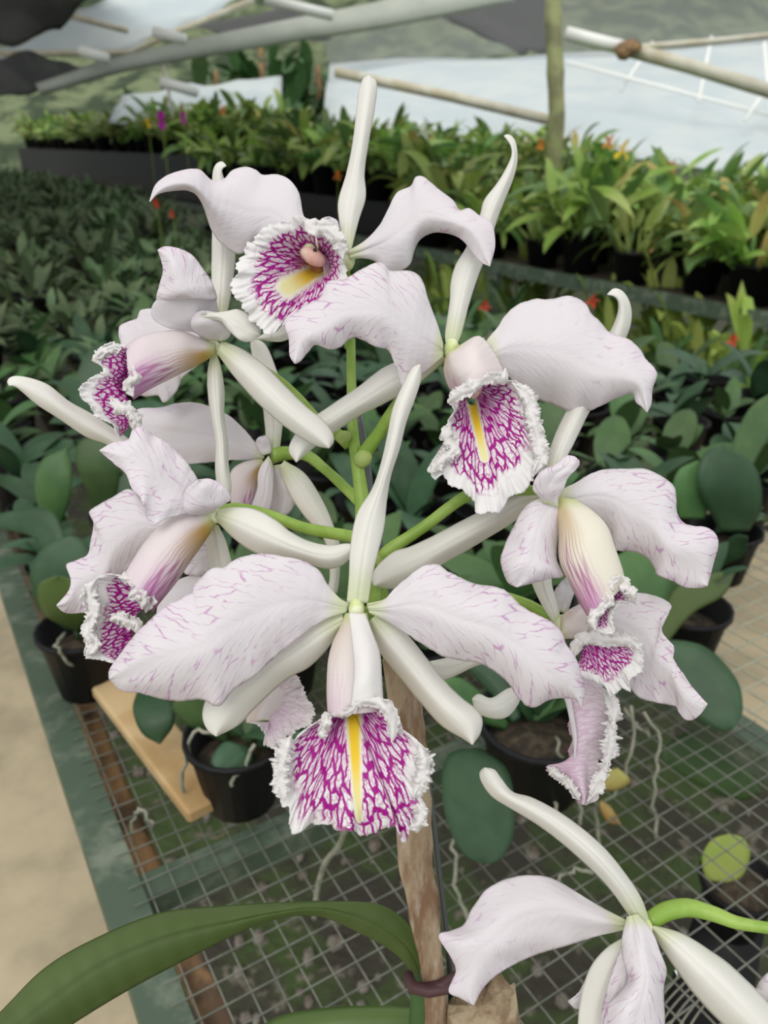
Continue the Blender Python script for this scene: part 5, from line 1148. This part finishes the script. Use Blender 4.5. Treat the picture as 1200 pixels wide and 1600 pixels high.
# purple-brown tie
tie = empty('plant_tie', P(670, 1535, .355), 'dark purplish strip tied around stick and cane', 'tie'); g = Geo()
g.tube([P(x, y, d)-Vector(tie.location) for x, y, d in ((636, 1522, .356), (645, 1544, .350), (670, 1550, .346), (700, 1545, .347), (722, 1532, .352))], .0024, 8, wob=.5)
g.tube([P(x, y, d)-Vector(tie.location) for x, y, d in ((640, 1538, .356), (660, 1546, .349), (690, 1540, .347), (716, 1522, .352))], .002, 8, wob=.5)
g.out('strip', M['tie'], tie)
# the stake
L = [(597, 1030), (601, 1060), (607, 1110), (612, 1180), (614, 1250), (620, 1310), (622, 1350), (634, 1400), (642, 1450), (655, 1500), (662, 1560), (665, 1620)]
Rr = [(640, 1030), (652, 1070), (662, 1120), (668, 1180), (673, 1250), (676, 1310), (676, 1350), (686, 1400), (688, 1450), (692, 1500), (698, 1560), (702, 1620)]
l = cat(L, 60); r = cat(Rr, 60); D = np.linspace(.300, .362, 60); g = Geo(); n = 22
stk = empty('wooden_stake', P(684, 1620, .362), 'weathered brown wooden stake running down behind the front lip', 'stake'); rel = Vector(stk.location)
for i in range(60):
    m_ = (l[i]+r[i])/2; h = (r[i]-l[i])/2
    for j in range(n):
        a = 6.28318*j/n; q = m_+h*math.cos(a)*(1+.10*N3(j*.9, i*.25)+.06*N3(i*.6, 7)); g.v.append(P(q[0], q[1], D[i]-np.linalg.norm(h)*D[i]/FPX*math.sin(a)*.6*(1+.6*N3(j*1.3, i*.16)))-rel)
last = [Vector(x) for x in g.v[-n:]]; off = base+Vector((.012, 0, .062))-rel-sum(last, Vector())/n
g.v += [x*.8+(sum(last, Vector())/n)*.2+off for x in last]
for i in range(60):
    for j in range(n): g.f.append([i*n+j, i*n+(j+1) % n, (i+1)*n+(j+1) % n, (i+1)*n+j])
g.f.append(list(range(n))); g.f.append([60*n+j for j in range(n)]); g.out('stick', M['wood'], stk)
wr = empty('support_wire', P(690, 1450, .37), 'thin grey support wire beside the wooden stake', 'wire'); rel = Vector(wr.location)
g = Geo().tube([P(*p)-rel for p in cat([(560, 640, .352), (574, 720, .352), (580, 780, .352), (600, 880, .354), (640, 1050, .358), (672, 1250, .362), (684, 1350, .366), (695, 1440, .370), (703, 1520, .374), (708, 1640, .378)], 40)]+[base+Vector((.02, .01, .066))-rel], .0016, 8); g.out('rod', M['steelwire'], wr)
sb = empty('wood_stub', P(750, 1600, .35), 'broken dry wood stub poking up at the bottom edge beside the petal tip', 'wood'); rel = Vector(sb.location)
g = Geo(); n = 26; c0 = P(752, 1560, .352); ax = (base+Vector((.03, -.01, .062))-c0).normalized(); u = RT; v_ = ax.cross(u).normalized(); u = v_.cross(ax)
for i in range(14):
    for j in range(n):
        a = 6.28318*j/n; rr = .0150*(1+.12*N3(math.cos(a)*2, math.sin(a)*2, i*.3)) + (.001 if i else 0)
        q = c0+ax*(i*.017)+u*math.cos(a)*rr+v_*math.sin(a)*rr*.8
        if i == 0: q -= ax*(.006*N3(j*.9, 5.5)+.004*math.cos(a))
        g.v.append(q-rel)
for i in range(13):
    for j in range(n): g.f.append([i*n+j, i*n+(j+1) % n, (i+1)*n+(j+1) % n, (i+1)*n+j])
k = len(g.v); g.v.append(c0+ax*.004-rel)
for j in range(n): g.f.append([j, k, (j+1) % n])
g.out('stick', M['stub'], sb)
# bunched wires behind the bottom right flower
wb = empty('wire_bundle', P(1060, 1560, .5), 'bundle of shiny bent wires behind the bottom right flower', 'wire'); rel = Vector(wb.location); M['shiny'] = simple('shiny_wire', (.6, .62, .65), .25, metal=.9)
for k in range(6):
    x = 1010+k*16
    Geo().tube([P(*p)-rel for p in cat([(x+45, 1515+k*4, .50), (x+50, 1525+k*3, .50), (x+20, 1560, .51), (x-10, 1600, .52), (x-40, 1660, .54)], 14)], .0008, 5).out('wire', M['shiny'], wb)
# grey hanging root seen under the front lip
rt = empty('aerial_root', P(500, 1380, .52), 'grey aerial root hanging below the front lip to the strap leaf', 'root'); rel = Vector(rt.location)
Geo().tube([P(*p)-rel for p in cat([(545, 1280, .60), (530, 1320, .63), (510, 1345, .655), (500, 1370, .68), (492, 1412, .697)], 20)], .0024, 7, wob=.3).out('root_strand', M['root'], rt)
